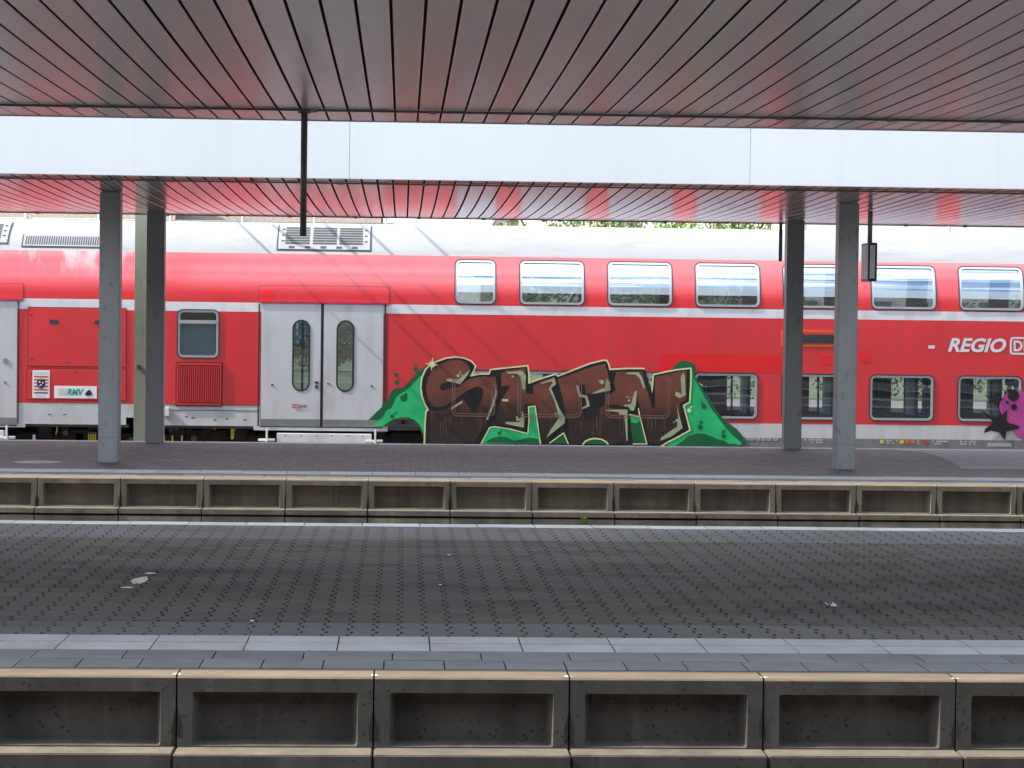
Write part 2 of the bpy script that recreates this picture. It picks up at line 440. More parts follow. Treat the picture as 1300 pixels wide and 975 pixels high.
# ------------------------------------------------------------------ mesh building
class MB:
    def __init__(self):
        self.v, self.f, self.m, self.sm = [], [], [], []

    def face(self, pts, m=0, smooth=False):
        i = len(self.v)
        self.v += [tuple(p) for p in pts]
        self.f.append(tuple(range(i, i + len(pts))))
        self.m.append(m)
        self.sm.append(smooth)

    def box(self, x0, x1, y0, y1, z0, z1, m=0, bev=0.0):
        if bev:
            bm = bmesh.new()
            bmesh.ops.create_cube(bm, size=1)
            for v in bm.verts:
                v.co = Vector((x0 + (v.co.x + .5) * (x1 - x0), y0 + (v.co.y + .5) * (y1 - y0), z0 + (v.co.z + .5) * (z1 - z0)))
            bmesh.ops.bevel(bm, geom=bm.edges[:], offset=bev, segments=2, affect='EDGES')
            o = len(self.v)
            self.v += [tuple(v.co) for v in bm.verts]
            bm.verts.index_update()
            for f in bm.faces:
                self.f.append(tuple(o + v.index for v in f.verts))
                self.m.append(m)
                self.sm.append(False)
            bm.free()
            return
        i = len(self.v)
        self.v += [(x0, y0, z0), (x1, y0, z0), (x1, y1, z0), (x0, y1, z0), (x0, y0, z1), (x1, y0, z1), (x1, y1, z1), (x0, y1, z1)]
        for q in ((3, 2, 1, 0), (4, 5, 6, 7), (0, 1, 5, 4), (1, 2, 6, 5), (2, 3, 7, 6), (3, 0, 4, 7)):
            self.f.append(tuple(i + k for k in q))
            self.m.append(m)
            self.sm.append(False)

    def tube(self, pts, r, n=10, m=0, cap=True):
        pts = [Vector(p) for p in pts]
        rings = []
        for k, p in enumerate(pts):
            d = (pts[min(k + 1, len(pts) - 1)] - pts[max(k - 1, 0)]).normalized()
            a = d.orthogonal().normalized() if k == 0 else (rings[-1][1] - d * rings[-1][1].dot(d)).normalized()
            b = d.cross(a)
            rr = r[k] if isinstance(r, (list, tuple)) else r
            rings.append(([p + (a * math.cos(t) + b * math.sin(t)) * rr for t in [2 * math.pi * j / n for j in range(n)]], a))
        i = len(self.v)
        for ring, _ in rings:
            self.v += [tuple(q) for q in ring]
        for k in range(len(rings) - 1):
            for j in range(n):
                a, b = i + k * n + j, i + k * n + (j + 1) % n
                self.f.append((a, b, b + n, a + n))
                self.m.append(m)
                self.sm.append(True)
        if cap:
            self.f.append(tuple(i + j for j in range(n))[::-1])
            self.m.append(m); self.sm.append(False)
            self.f.append(tuple(i + (len(rings) - 1) * n + j for j in range(n)))
            self.m.append(m); self.sm.append(False)

    def poly(self, outer, fn, holes=(), m=0, thick=None):
        """flat outline (with holes) in 2D mapped by fn(a, b, depth); thick adds rims down to depth thick"""
        loops = [list(outer)] + [list(h) for h in holes]
        flat = [p for l in loops for p in l]
        tris = tessellate_polygon([[Vector((p[0], p[1], 0)) for p in l] for l in loops])
        i = len(self.v)
        self.v += [tuple(fn(p[0], p[1], 0.0)) for p in flat]
        for t in tris:
            a, b, c = (flat[k] for k in t)
            if abs((b[0] - a[0]) * (c[1] - a[1]) - (b[1] - a[1]) * (c[0] - a[0])) < 1e-9:
                continue
            if (b[0] - a[0]) * (c[1] - a[1]) - (b[1] - a[1]) * (c[0] - a[0]) < 0:
                t = t[::-1]
            self.f.append(tuple(i + k for k in t))
            self.m.append(m)
            self.sm.append(False)
        if thick:
            for l in loops:
                for k in range(len(l)):
                    p, q = l[k], l[(k + 1) % len(l)]
                    self.face([fn(p[0], p[1], 0), fn(q[0], q[1], 0), fn(q[0], q[1], thick), fn(p[0], p[1], thick)], m)

    def build(self, name, mats, parent=None, origin=None):
        me = bpy.data.meshes.new(name)
        o = bpy.data.objects.new(name, me)
        COL.objects.link(o)
        off = Vector((0, 0, 0))
        if parent is not None:
            p = parent
            off = Vector((0, 0, 0))
            while p is not None:
                off += p.location
                p = p.parent
        org = Vector(origin) if origin is not None else Vector((0, 0, 0))
        if parent is not None and origin is None:
            org = Vector((0, 0, 0)) + off
        me.from_pydata([tuple(Vector(v) - org) for v in self.v], [], self.f)
        for mt in (mats if isinstance(mats, (list, tuple)) else [mats]):
            me.materials.append(mt)
        for p, k, s in zip(me.polygons, self.m, self.sm):
            p.material_index = k
            p.use_smooth = s
        me.validate()
        me.update()
        if parent is not None:
            o.parent = parent
            o.location = org - off
        else:
            o.location = org
        return o


def thing(name, label, cat, loc, group=None):
    o = bpy.data.objects.new(name, None)
    o.empty_display_size = 0.3
    COL.objects.link(o)
    o.location = loc
    tag(o, label, cat, group)
    return o


def tag(o, label=None, cat=None, group=None, kind=None):
    if label: o['label'] = label
    if cat: o['category'] = cat
    if group: o['group'] = group
    if kind: o['kind'] = kind
    return o


def rrect(x0, x1, z0, z1, r, n=6):
    out = []
    for cx, cz, a0 in ((x1 - r, z0 + r, -90), (x1 - r, z1 - r, 0), (x0 + r, z1 - r, 90), (x0 + r, z0 + r, 180)):
        for k in range(n + 1):
            t = R(a0 + 90 * k / n)
            out.append((cx + r * math.cos(t), cz + r * math.sin(t)))
    return out


def circle(cx, cz, r, n=14, sz=1.0):
    return [(cx + r * math.cos(2 * math.pi * k / n), cz + r * sz * math.sin(2 * math.pi * k / n)) for k in range(n)]


def chaikin(p, n=2):
    for _ in range(n):
        q = []
        for k in range(len(p)):
            a, b = p[k], p[(k + 1) % len(p)]
            q += [(a[0] * .75 + b[0] * .25, a[1] * .75 + b[1] * .25), (a[0] * .25 + b[0] * .75, a[1] * .25 + b[1] * .75)]
        p = q
    return p


def text_shape(s, bold=0.0, shear=0.0, spacing=1.0):
    """triangles of a word, scaled to the unit square"""
    cu = bpy.data.curves.new('word', 'FONT')
    cu.body = s
    cu.offset = bold
    cu.shear = shear
    cu.space_character = spacing
    cu.resolution_u = 3
    cu.fill_mode = 'BOTH'
    ob = bpy.data.objects.new('word', cu)
    COL.objects.link(ob)
    dg = bpy.context.evaluated_depsgraph_get()
    me = bpy.data.meshes.new_from_object(ob.evaluated_get(dg))
    vs = [(v.co.x, v.co.y) for v in me.vertices]
    fs = [tuple(p.vertices) for p in me.polygons]
    bpy.data.objects.remove(ob)
    bpy.data.curves.remove(cu)
    bpy.data.meshes.remove(me)
    x0, x1 = min(v[0] for v in vs), max(v[0] for v in vs)
    y0, y1 = min(v[1] for v in vs), max(v[1] for v in vs)
    return [((a - x0) / (x1 - x0), (b - y0) / (y1 - y0)) for a, b in vs], fs


def put_text(mb, s, x0, x1, z0, z1, fn, m=0, **kw):
    vs, fs = text_shape(s, **kw)
    i = len(mb.v)
    mb.v += [tuple(fn(x0 + a * (x1 - x0), z0 + b * (z1 - z0), 0)) for a, b in vs]
    for f in fs:
        mb.f.append(tuple(i + k for k in f))
        mb.m.append(m)
        mb.sm.append(False)


# ------------------------------------------------------------------ layout (metres; platform tops at z = 0)
P1_N, P1_F = 11.15, 19.60          # near platform, from its track edge to its far edge
P2_N, P2_F = 25.05, 32.60          # far platform
YT = 37.80                         # train side
XL, XR = -26.0, 34.0

# ------------------------------------------------------------------ ground
g = MB()
g.face([(-400, -60, -0.85), (400, -60, -0.85), (400, 600, -0.85), (-400, 600, -0.85)])
tag(g.build('ground', M['ballast']), kind='structure')


# ------------------------------------------------------------------ platforms
def slab_row(mb, x0, x1, y0, y1, z, pitch, off, gap, skew=0.0, bev=0.004, m=0, jit=0.0):
    x = x0 + off
    rng = random.Random(int(y0 * 1000))
    while x < x1:
        dz = rng.uniform(-jit, jit)
        mb.box(x + gap / 2, x + pitch - gap / 2, y0 + gap / 2, y1 - gap / 2, z - 0.04, z + dz, m)
        x += pitch


def platform(n, f, pav, near_w):
    b = MB()
    nos, edg, gui = near_w
    b.box(XL, XR, n + 0.30, f - 0.02, -0.9, -0.03)
    b.box(XL, XR, f - 0.02, f, -0.9, -0.045)
    tag(b.build('platform', M['platform_body']), kind='structure')
    a = n + nos
    j = MB()
    j.box(XL, XR, a + 0.002, a + edg + gui, -0.03, -0.012)
    j.box(XL, XR, f - 0.34, f - 0.02, -0.03, -0.012)
    tag(j.build('paving_joints', M['joint']), kind='structure')
    e = MB()
    if edg > 0.6:
        slab_row(e, XL, XR, a + 0.004, a + 0.30, 0, 0.3005, 0.08, 0.007, jit=0.0015)
        slab_row(e, XL, XR, a + 0.30, a + edg, 0, 0.452, 0.2, 0.007, jit=0.0015)
    else:
        slab_row(e, XL, XR, a + 0.004, a + edg, 0, 0.45, 0.2, 0.008, jit=0.0015)
    tag(e.build('edge_paving', M['edge_slab']), kind='structure')
    s = MB()
    slab_row(s, XL, XR, a + edg, a + edg + gui / 2, 0.002, 0.482, 0.13, 0.008, jit=0.001)
    slab_row(s, XL, XR, a + edg + gui / 2 + 0.028, a + edg + gui, 0.002, 0.482, 0.13, 0.008, jit=0.001)
    slab_row(s, XL, XR, f - 0.30, f, 0.002, 0.482, 0.13, 0.008, jit=0.001)
    tag(s.build('guide_strip', M['guide']), kind='structure')
    p = MB()
    y0, y1 = a + edg + gui, f - 0.30
    p.face([(XL, y0, 0), (XR, y0, 0), (XR, y1, 0), (XL, y1, 0)])
    tag(p.build('platform_paving', pav), kind='structure')


platform(P1_N, P1_F, M['pavers1'], (0.22, 0.62, 0.55))
platform(P2_N, P2_F, M['pavers2'], (0.30, 0.50, 0.52))

P0_F = 4.40
b0 = MB(); b0.box(XL, XR, -9.0, P0_F, -0.9, 0.0)
tag(b0.build('platform', M['platform_body']), kind='structure')

# sunlit area at the right of the far platform, painted as paler paving
pp = MB()
pts = [on_z(u, v) for u, v in ((1172, 574.3), (1195, 581), (1212, 589), (1222, 596), (1255, 596.4), (1310, 596.8))]
far = on_z(1240, 574.6)
pp.poly([(p.x, p.y) for p in pts] + [(16, pts[-1].y), (16, P2_F - 0.31), (pts[0].x - 0.4, P2_F - 0.31)], lambda a, b, d: (a, b, 0.004))
tag(pp.build('sun_patch_paving', M['pavers3']), kind='structure')


# ------------------------------------------------------------------ platform edge walls: precast elements with recessed fields
def edge_wall(n, pitch, u_joint, v_joint, mat, label, pier, depth, nos, nmat, zs4, front):
    root = thing('platform_edge_wall', label, 'wall', (0, n, -0.85))
    xj = on_y(u_joint, v_joint, n).x
    k0 = math.ceil((-14 - xj) / pitch)
    k1 = math.floor((16 - xj) / pitch)
    zt, zr0, zr1, zl, zth = zs4                            # top, recess top, recess bottom, ledge top, ledge thickness
    led = 0.19                                             # ledge stands this far in front
    rng = random.Random(int(n * 10))
    for k in range(k0, k1):
        x0, x1 = xj + k * pitch + 0.004, xj + (k + 1) * pitch - 0.004
        y = n + rng.uniform(-0.004, 0.004)
        rx0, rx1 = x0 + pier, x1 - pier
        b = MB()
        # front frame with an opening, splayed recess
        zb = zl - 0.06
        fn = lambda a, c, d: (a, y + d, c)
        outer = [(x0, zb), (x1, zb), (x1, zt - 0.012), (x0, zt - 0.012)]
        rc = 0.012
        inner = rrect(rx0, rx1, zr1, zr0, rc, 3)
        b.poly(outer, fn, holes=[inner])
        sp = 0.030
        back = rrect(rx0 + sp, rx1 - sp, zr1 + 0.012, zr0 - 0.006, rc, 3)
        for i in range(len(inner)):
            p, q, r_, s_ = inner[i], inner[(i + 1) % len(inner)], back[(i + 1) % len(back)], back[i]
            b.face([(p[0], y, p[1]), (q[0], y, q[1]), (r_[0], y + depth, r_[1]), (s_[0], y + depth, s_[1])], 1)
        b.poly(back, lambda a, c, d: (a, y + depth, c), m=1)
        b.face([(x0, y, zb), (x0, y + 0.3, zb), (x0, y + 0.3, zt), (x0, y, zt - 0.012)])
        b.face([(x1, y, zb), (x1, y + 0.3, zb), (x1, y + 0.3, zt), (x1, y, zt - 0.012)])
        # black run-off beside the open joints
        for sgn, xe in ((1, x0), (-1, x1)):
            if rng.random() < .85:
                wj, zc_, hh = rng.uniform(.008, .022), rng.uniform(-.27, -.22), rng.uniform(.06, .11)
                prof_ = [(0, zc_ + hh), (wj * .45, zc_ + hh * .5), (wj, zc_ - hh * .1), (wj * .7, zc_ - hh * .5), (wj * 1.15, zc_ - hh * .8), (0, zc_ - hh * .85)]
                b.face([(xe + sgn * px_, y - 0.0016, max(pz_, zr1 + .002)) for px_, pz_ in prof_], 2)
        pan = b.build('wall_panel', [front, mat, M['crack']], root)
        c = MB()                                           # tan nosing with a rounded front edge
        prof = [(y - 0.0, zt - 0.012), (y + 0.004, zt - 0.004), (y + 0.012, zt), (y + nos, zt + 0.002), (y + nos, zt - 0.05)]
        for (ya, za), (yb, zb2) in zip(prof[:-1], prof[1:]):
            c.face([(x0, ya, za), (x1, ya, za), (x1, yb, zb2), (x0, yb, zb2)])
        for sgn, xe in ((1, x0), (-1, x1)):                # crumbled corners
            e1, e2 = rng.uniform(.008, .03), rng.uniform(.01, .05)
            c.face([(xe, y + .011, zt + .0025), (xe + sgn * e1, y + .013, zt + .0025), (xe + sgn * e1 * .5, y + .012 + e2, zt + .0030), (xe, y + .012 + e2 * 1.3, zt + .0030)], 1)
        c.build('nosing', [nmat, M['guide']], pan)
        d = MB()                                           # projecting ledge
        dy = rng.uniform(-0.014, 0.012)
        y0 = y - led + dy
        d.box(x0, x1, y0, y - 0.002, zl - zth, zl, bev=0.006)
        for fi, fc in enumerate(d.f):
            if all(d.v[q][2] > zl - 0.007 for q in fc):
                d.m[fi] = 1  # top paler than the front: sun and shade put into the colour
        d.build('ledge', [front, M['ledge']], pan)
    w = MB()
    w.box(xj + k0 * pitch, xj + k1 * pitch, n + 0.20, n + 0.29, -0.9, -0.02)
    w.build('joint_backing', M['crack'], root)
    h = MB()
    xx = xj + k0 * pitch
    h.box(xx, xj + k1 * pitch, n - led + 0.035, n + 0.15, zl - zth - 0.016, zl - zth - 0.004)
    h.build('joint', M['crack'], root)
    f = MB()
    for k in range(k0, k1):
        x0, x1 = xj + k * pitch + 0.006, xj + (k + 1) * pitch - 0.006
        f.box(x0, x1, n - led + rng.uniform(0, 0.012), n + 0.15, -0.9, zl - zth - 0.018 - rng.uniform(0, 0.004))
    f.build('footing', mat, root)
    return root


edge_wall(P1_N, 0.943, 722.3, 920, M['conc1'], 'dark weathered concrete platform edge wall with large recessed fields closest to the camera', 0.072, 0.13, 0.215, M['nosing'], (-0.004, -0.082, -0.342, -0.347, 0.085), M['conc1_front'])
edge_wall(P2_N, 0.884, 675, 640, M['conc2'], 'brown weathered concrete platform edge wall across the second track pit', 0.058, 0.15, 0.29, M['nosing'], (-0.004, -0.066, -0.312, -0.317, 0.058), M['conc2_front'])


# ------------------------------------------------------------------ canopies
def canopy(y0, y1, zf, pitch, x_seam, ceil, label, cols, fascia_joint, fascia_len, fascia_h, rails, cwid=0.24):
    root = thing('platform_canopy', label, 'canopy', (0, (y0 + y1) / 2, 0))
    N = 24
    ys = [y0 + (y1 - y0) * k / N for k in range(N + 1)]
    gap = pitch * (0.098 if pitch > 0.175 else 0.135)
    b = MB()
    k = math.floor((XL - x_seam) / pitch)
    rng = random.Random(int(y0))
    while x_seam + k * pitch < XR:
        xa, xb = x_seam + k * pitch + gap / 2, x_seam + (k + 1) * pitch - gap / 2
        dz = rng.uniform(-0.0012, 0.0012)
        tilt = rng.uniform(-0.0010, 0.0010)
        i = len(b.v)
        for y in ys:
            z = zf(y) + dz
            b.v += [(xa, y, z + 0.022), (xa, y, z + 0.004), (xa + 0.004, y, z), (xb - 0.004, y, z + tilt), (xb, y, z + 0.004 + tilt), (xb, y, z + 0.022)]
        for r in range(N):
            for c in range(5):
                p = i + r * 6 + c
                b.f.append((p, p + 6, p + 7, p + 1))
                b.m.append(1 if c in (0, 4) else 0); b.sm.append(False)
        k += 1
    b.build('ceiling_panels', [ceil, M['backing']], root)
    t = MB()
    zc = [zf(y) for y in ys]
    zmax = max(zc)
    for r in range(N):
        t.face([(XL, ys[r], zc[r] + 0.03), (XR, ys[r], zc[r] + 0.03), (XR, ys[r + 1], zc[r + 1] + 0.03), (XL, ys[r + 1], zc[r + 1] + 0.03)])
    t.build('ceiling_backing', M['backing'], root)
    q = MB()
    q.box(XL, XR, y0 + 0.06, y1 - 0.06, zmax + 0.05, zmax + fascia_h - 0.06)
    q.build('roof', M['roofing'], root)
    # fascia panels near and far
    k = math.floor((XL - fascia_joint) / fascia_len) + 1
    for side in (0, 1):
        kk = k
        while fascia_joint + kk * fascia_len < XR:
            xa, xb = max(XL, fascia_joint + (kk - 1) * fascia_len) + 0.0012, fascia_joint + kk * fascia_len - 0.0012
            f = MB()
            ya, yb = (y0 - 0.03, y0 - 0.004) if side == 0 else (y1 + 0.004, y1 + 0.03)
            zz = zf(y0 if side == 0 else y1)
            f.box(xa, xb, ya, yb, zz - 0.006, zz + fascia_h, bev=0.003)
            f.build('fascia_panel', M['fascia'], root)
            kk += 1
        bk = MB()
        ya, yb = (y0 - 0.004, y0 - 0.001) if side == 0 else (y1 + 0.001, y1 + 0.004)
        zz = zf(y0 if side == 0 else y1)
        bk.box(XL, XR, ya, yb, zz + 0.01, zz + fascia_h - 0.02)
        bk.build('fascia_backing', M['fascia'], root)
    for yr in rails:
        rl = MB()
        zz = zf(yr)
        rl.box(XL, XR, yr - 0.018, yr + 0.018, zz - 0.020, zz - 0.003)
        rr = rl.build('cable_rail', M['pole'], root)
        x = -9.0
        rng2 = random.Random(5)
        while x < 14:
            cl = MB()
            cl.box(x, x + 0.05, yr - 0.026, yr + 0.024, zz - 0.029, zz - 0.0015)
            cl.build('rail_clip', M['steel'], rr)
            x += 0.9 + rng2.uniform(-0.05, 0.05)
    for (x, y) in cols:
        c = MB()
        h = cwid / 2
        zt = zf(y) - 0.004
        c.box(x - h, x + h, y - h, y + h, 0.0, zt, bev=0.012)
        cc = c.build('column', M['column'], root)
        s = MB()
        s.box(x - h - 0.002, x + h + 0.002, y - h - 0.002, y + h + 0.002, 0.30, 0.304)
        s.build('weld_seam', M['pole'], cc)
    return root


def zc1(y):
    t = (y - 15.2) / 4.1
    return 3.325 + 0.035 * t * t


def zc2(y):
    t = (y - 29.6) / 4.6
    return 3.185 + 0.045 * t * t + (0.012 if y < 29.6 else -0.0) * abs(t)


c1_seam = on_y(530, 155, 19.3).x
canopy(10.95, 19.3, zc1, 0.182, c1_seam, M['ceil1'],
       'near platform canopy with dark grey slatted metal ceiling filling the top of the photo',
       [(-4.0, 13.6), (-4.0, 17.0), (4.95, 13.6), (4.95, 17.0)], 1.0, 4.34, 0.78, [18.05])
canopy(-8.0, 4.15, lambda y: 3.34, 0.182, 0.0, M['ceil1'],  # out-of-view canopy, added to hold sky light off the walls
       'unseen canopy over the camera platform in front of the first track, added to block sky light',
       [(-4.0, -1.5), (4.95, -1.5)], 1.0, 4.34, 0.78, [])
fr_l, fr_r = on_z(142.8, 585), on_z(1077, 598)
re_l, re_r = on_z(196.5, 561), on_z(1004.6, 571)
yf_, yr_ = (fr_l.y + fr_r.y) / 2, min((re_l.y + re_r.y) / 2, P2_F - 0.42)
xl_, xr_ = fr_l.x, fr_r.x
xl2, xr2 = on_y(196.5, 561, yr_).x, on_y(1004.6, 571, yr_).x
sp_ = xr_ - xl_
c2_seam = on_y(579, 235, 25.1).x
fj = on_y(444, 190, 25.1).x
fl_ = on_y(952, 200, 25.1).x - fj
canopy(25.1, 34.2, zc2, 0.1705, c2_seam, M['ceil2'],
       'far platform canopy with white fascia and pale slatted ceiling on four grey columns',
       [(xl_, yf_), (xl2, yr_), (xr_, yf_), (xr2, yr_), (xl_ - sp_, yf_), (xl2 - sp_, yr_), (xr_ + sp_, yf_), (xr2 + sp_, yr_)],
       fj, fl_, 0.80, [25.62, 33.7])
print('columns', yf_, yr_, xl_, xr_, xl2, xr2)

# hanging poles
def hang_pole(u, v0, v1, y, zt, r, label):
    a, b = on_y(u, v0, y), on_y(u, v1, y)
    o = thing('hanger_pole', label, 'pole', (a.x, y, zt))
    m = MB()
    m.tube([(a.x, y, zt - 0.006), (a.x, y, b.z)], r, 12)
    m.build('pole', M['pole'], o)
    f = MB()
    f.tube([(a.x, y, zt - 0.010), (a.x, y, zt - 0.022)], r * 2.0, 12)
    f.build('flange', M['pole'], o)
    return o


hang_pole(386.5, 137, 300, 18.25, zc1(18.25), 0.026, 'longest bare dark pole hanging from the near canopy, ending above the train roof vent')
hang_pole(991.5, 275, 332, 33.3, zc2(33.3), 0.026, 'short bare dark pole hanging from the far canopy beside a rear column')

# hanging double-sided sign
sy = 28.9
sx = on_y(1108, 330, sy).x
z0, z1 = on_y(1108, 357, sy).z, on_y(1108, 308, sy).z
sg = thing('hanging_sign', 'small dark blue box sign hanging on a pole beside the right front column', 'sign', (sx, sy, zc2(sy)))
m = MB(); m.tube([(sx, sy + 0.2, zc2(sy) - 0.005), (sx, sy + 0.2, z1 - 0.01)], 0.030, 12); m.build('pole', M['column'], sg)
m = MB(); m.box(sx - 0.055, sx + 0.055, sy, sy + 0.46, z0, z1, bev=0.006); case = m.build('sign_case', M['navy'], sg)
m = MB(); m.box(sx - 0.036, sx + 0.028, sy - 0.004, sy + 0.01, z0 + 0.035, z1 - 0.03); m.build('end_panel', M['sign_end'], case)
m = MB(); m.box(sx - 0.060, sx - 0.05, sy + 0.025, sy + 0.43, z0 + 0.03, z1 - 0.03); m.build('sign_face', M['sign_face'], case)
m = MB(); m.box(sx + 0.05, sx + 0.060, sy + 0.025, sy + 0.43, z0 + 0.03, z1 - 0.03); m.build('sign_face', M['sign_face'], case)


# ------------------------------------------------------------------ train coaches
TOPZ, ZB = 3.345, 1.95


def soff(z):                         # how far the side leans in at height z
    if z <= ZB:
        return 0.0
    u = min(1.0, (z - ZB) / (TOPZ - ZB))
    return 1.40 * (1 - (1 - u ** 2.2) ** (1 / 2.2))


def side(x, z, d):                   # point on the train side, d metres proud (negative d = outwards is -y)
    e = 0.004
    if z <= ZB:
        return (x, YT + d, z)
    s0, s1 = soff(z - e), soff(min(z + e, TOPZ))
    n = Vector((0, -2 * e, (s1 - s0))).normalized()       # outward normal in y,z
    return (x, YT + soff(z) - n.y * d, z - n.z * d)


def TX(u, v=420):
    return on_y(u, v, YT).x


def TZ(u, v):
    return on_y(u, v, YT).z


def rect_px(u0, v0, u1, v1):
    um, vm = (u0 + u1) / 2, (v0 + v1) / 2
    return TX(u0, vm), TX(u1, vm), TZ(um, v1), TZ(um, v0)


def rect_px_up(u0, v0, u1, v1):
    """same for the leaning upper side: solve on the curved surface"""
    def zs(u, v):
        z = TZ(u, v)
        for _ in range(6):
            z = on_y(u, v, YT + soff(z)).z
        return z
    um, vm = (u0 + u1) / 2, (v0 + v1) / 2
    z0, z1 = zs(um, v1), zs(um, v0)
    y = YT + soff((z0 + z1) / 2)
    return on_y(u0, vm, y).x, on_y(u1, vm, y).x, z0, z1


Z_RG = rect_px_up(250, 321, 330, 400)[3]         # red / roof grey
Z_S1, Z_S0 = TZ(300, 384), TZ(300, 395.5)        # white stripe
Z_LR = TZ(950, 537.5)                            # red bottom beyond the doors
Z_LRE = TZ(265, 514)                             # red bottom in the end part
Z_DK = TZ(1100, 557)                             # light / dark skirt


def on_surface_rows():
    return []


def shell(xa, xb, holes, zones, bottoms, name, parent, far_holes, redm):
    """skin of one coach; holes are (x0,x1,z0,z1); zones(x,z)->material slot; bottoms(x)->lowest z"""
    xs = sorted(set([xa, xb] + [h[0] for h in holes] + [h[1] for h in holes] + [b for b in bottoms[0]]))
    zs = set([Z_RG, Z_S1, Z_S0, Z_LR, Z_LRE, Z_DK, ZB] + [h[2] for h in holes] + [h[3] for h in holes] + list(bottoms[2]))
    z = ZB
    while z < 3.2:
        zs.add(round(z, 4)); z += 0.06
    for z in (3.22, 3.26, 3.29, 3.31, 3.325, 3.335, 3.341, TOPZ):
        zs.add(z)
    zs = sorted(zs)
    zz = [zs[0]]
    for z in zs[1:]:
        if z - zz[-1] > 1e-4:
            zz.append(z)
    b = MB()
    idx = {}

    def vid(x, z, far):
        k = (round(x, 5), round(z, 5), far)
        if k not in idx:
            y = YT + soff(z) if not far else YT + 2.8 - soff(z)
            idx[k] = len(b.v)
            b.v.append((x, y, z))
        return idx[k]
    for far, hs in ((False, holes), (True, far_holes)):
        xl = xs if not far else sorted(set([xa, xb] + [h[0] for h in hs] + [h[1] for h in hs]))
        zl = zz if not far else sorted(set(zz + [h[2] for h in hs] + [h[3] for h in hs]))
        for i in range(len(xl) - 1):
            xm = (xl[i] + xl[i + 1]) / 2
            zb = bottoms[1](xm) if not far else -0.2
            for j in range(len(zl) - 1):
                zm = (zl[j] + zl[j + 1]) / 2
                if zm < zb:
                    continue
                if any(h[0] < xm < h[1] and h[2] < zm < h[3] for h in hs):
                    continue
                q = (vid(xl[i], zl[j], far), vid(xl[i + 1], zl[j], far), vid(xl[i + 1], zl[j + 1], far), vid(xl[i], zl[j + 1], far))
                b.f.append(q if not far else q[::-1])
                b.m.append(zones(xm, zm))
                b.sm.append(True)
    # ends
    for x in (xa, xb):
        pts = [(x, YT + soff(z), z) for z in zz if z >= -0.05] + [(x, YT + 2.8 - soff(z), z) for z in zz[::-1] if z >= -0.05]
        b.face(pts, 3)
    return b.build(name, [M['roof'], redm, M['stripe'], M['skirt'], M['skirt_dark']], parent)


def window(root, r, r_c, glassm, ring=0.035, up=False, proud=0.012, painted=False):
    x0, x1, z0, z1 = r
    fr = MB()
    fn_o = (lambda a, b, d: side(a, b, -proud + d)) if up else (lambda a, b, d: (a, YT - proud + d, b))

    def dens(l, n=6):
        if not up:
            return l
        out = []
        for k in range(len(l)):
            p, q = l[k], l[(k + 1) % len(l)]
            for j in range(n):
                out.append((p[0] + (q[0] - p[0]) * j / n, p[1] + (q[1] - p[1]) * j / n))
        return out

    def ringmesh(mb, o, ro, i, ri, fn, th, m=0):
        A, B = rrect(*o, ro, 6), rrect(*i, ri, 6)
        A2, B2 = [], []
        for l, l2 in ((A, A2), (B, B2)):
            for k in range(len(l)):
                p, q = l[k], l[(k + 1) % len(l)]
                nn = 10 if (k % 7 == 6) else 1
                for j in range(nn):
                    l2.append((p[0] + (q[0] - p[0]) * j / nn, p[1] + (q[1] - p[1]) * j / nn))
        for k in range(len(A2)):
            p, q, r_, s_ = A2[k], A2[(k + 1) % len(A2)], B2[(k + 1) % len(B2)], B2[k]
            mb.face([fn(p[0], p[1], 0), fn(q[0], q[1], 0), fn(r_[0], r_[1], 0), fn(s_[0], s_[1], 0)], m)
            mb.face([fn(q[0], q[1], 0), fn(p[0], p[1], 0), fn(p[0], p[1], th), fn(q[0], q[1], th)], m)
            mb.face([fn(s_[0], s_[1], 0), fn(r_[0], r_[1], 0), fn(r_[0], r_[1], th), fn(s_[0], s_[1], th)], m)
    g = 0.016
    ringmesh(fr, (x0, x1, z0, z1), r_c, (x0 + g, x1 - g, z0 + g, z1 - g), r_c - g * 0.8, fn_o, 0.016, 0)
    fn_i = (lambda a, b, d: side(a, b, -proud + 0.004 + d)) if up else (lambda a, b, d: (a, YT - proud + 0.004 + d, b))
    h = g + ring
    ringmesh(fr, (x0 + g, x1 - g, z0 + g, z1 - g), r_c - g * 0.8, (x0 + h, x1 - h, z0 + h, z1 - h), max(0.03, r_c - h * 0.8), fn_i, 0.04, 1)
    w = fr.build('window', [M['rubber'], M['frame']], root)
    p = MB()
    e = h - 0.008
    nrow = 10 if up else 1
    i = len(p.v)
    zs = [z0 + e + (z1 - z0 - 2 * e) * k / nrow for k in range(nrow + 1)]
    for z in zs:
        fnp = side if up else (lambda a, b, d: (a, YT + d, b))
        p.v += [fnp(x0 + e, z, 0.012), fnp(x1 - e, z, 0.012)]
    for k in range(nrow):
        p.f.append((2 * k, 2 * k + 1, 2 * k + 3, 2 * k + 2)); p.m.append(0); p.sm.append(True)
    p.build('pane', glassm, w)
    return w


def hole_of(r, t=0.033):
    return (r[0] + t, r[1] - t, r[2] + t, r[3] - t)


def flat(d):                          # map x,z onto the side, d metres proud
    return lambda a, b, e: (a, YT - d + e, b)


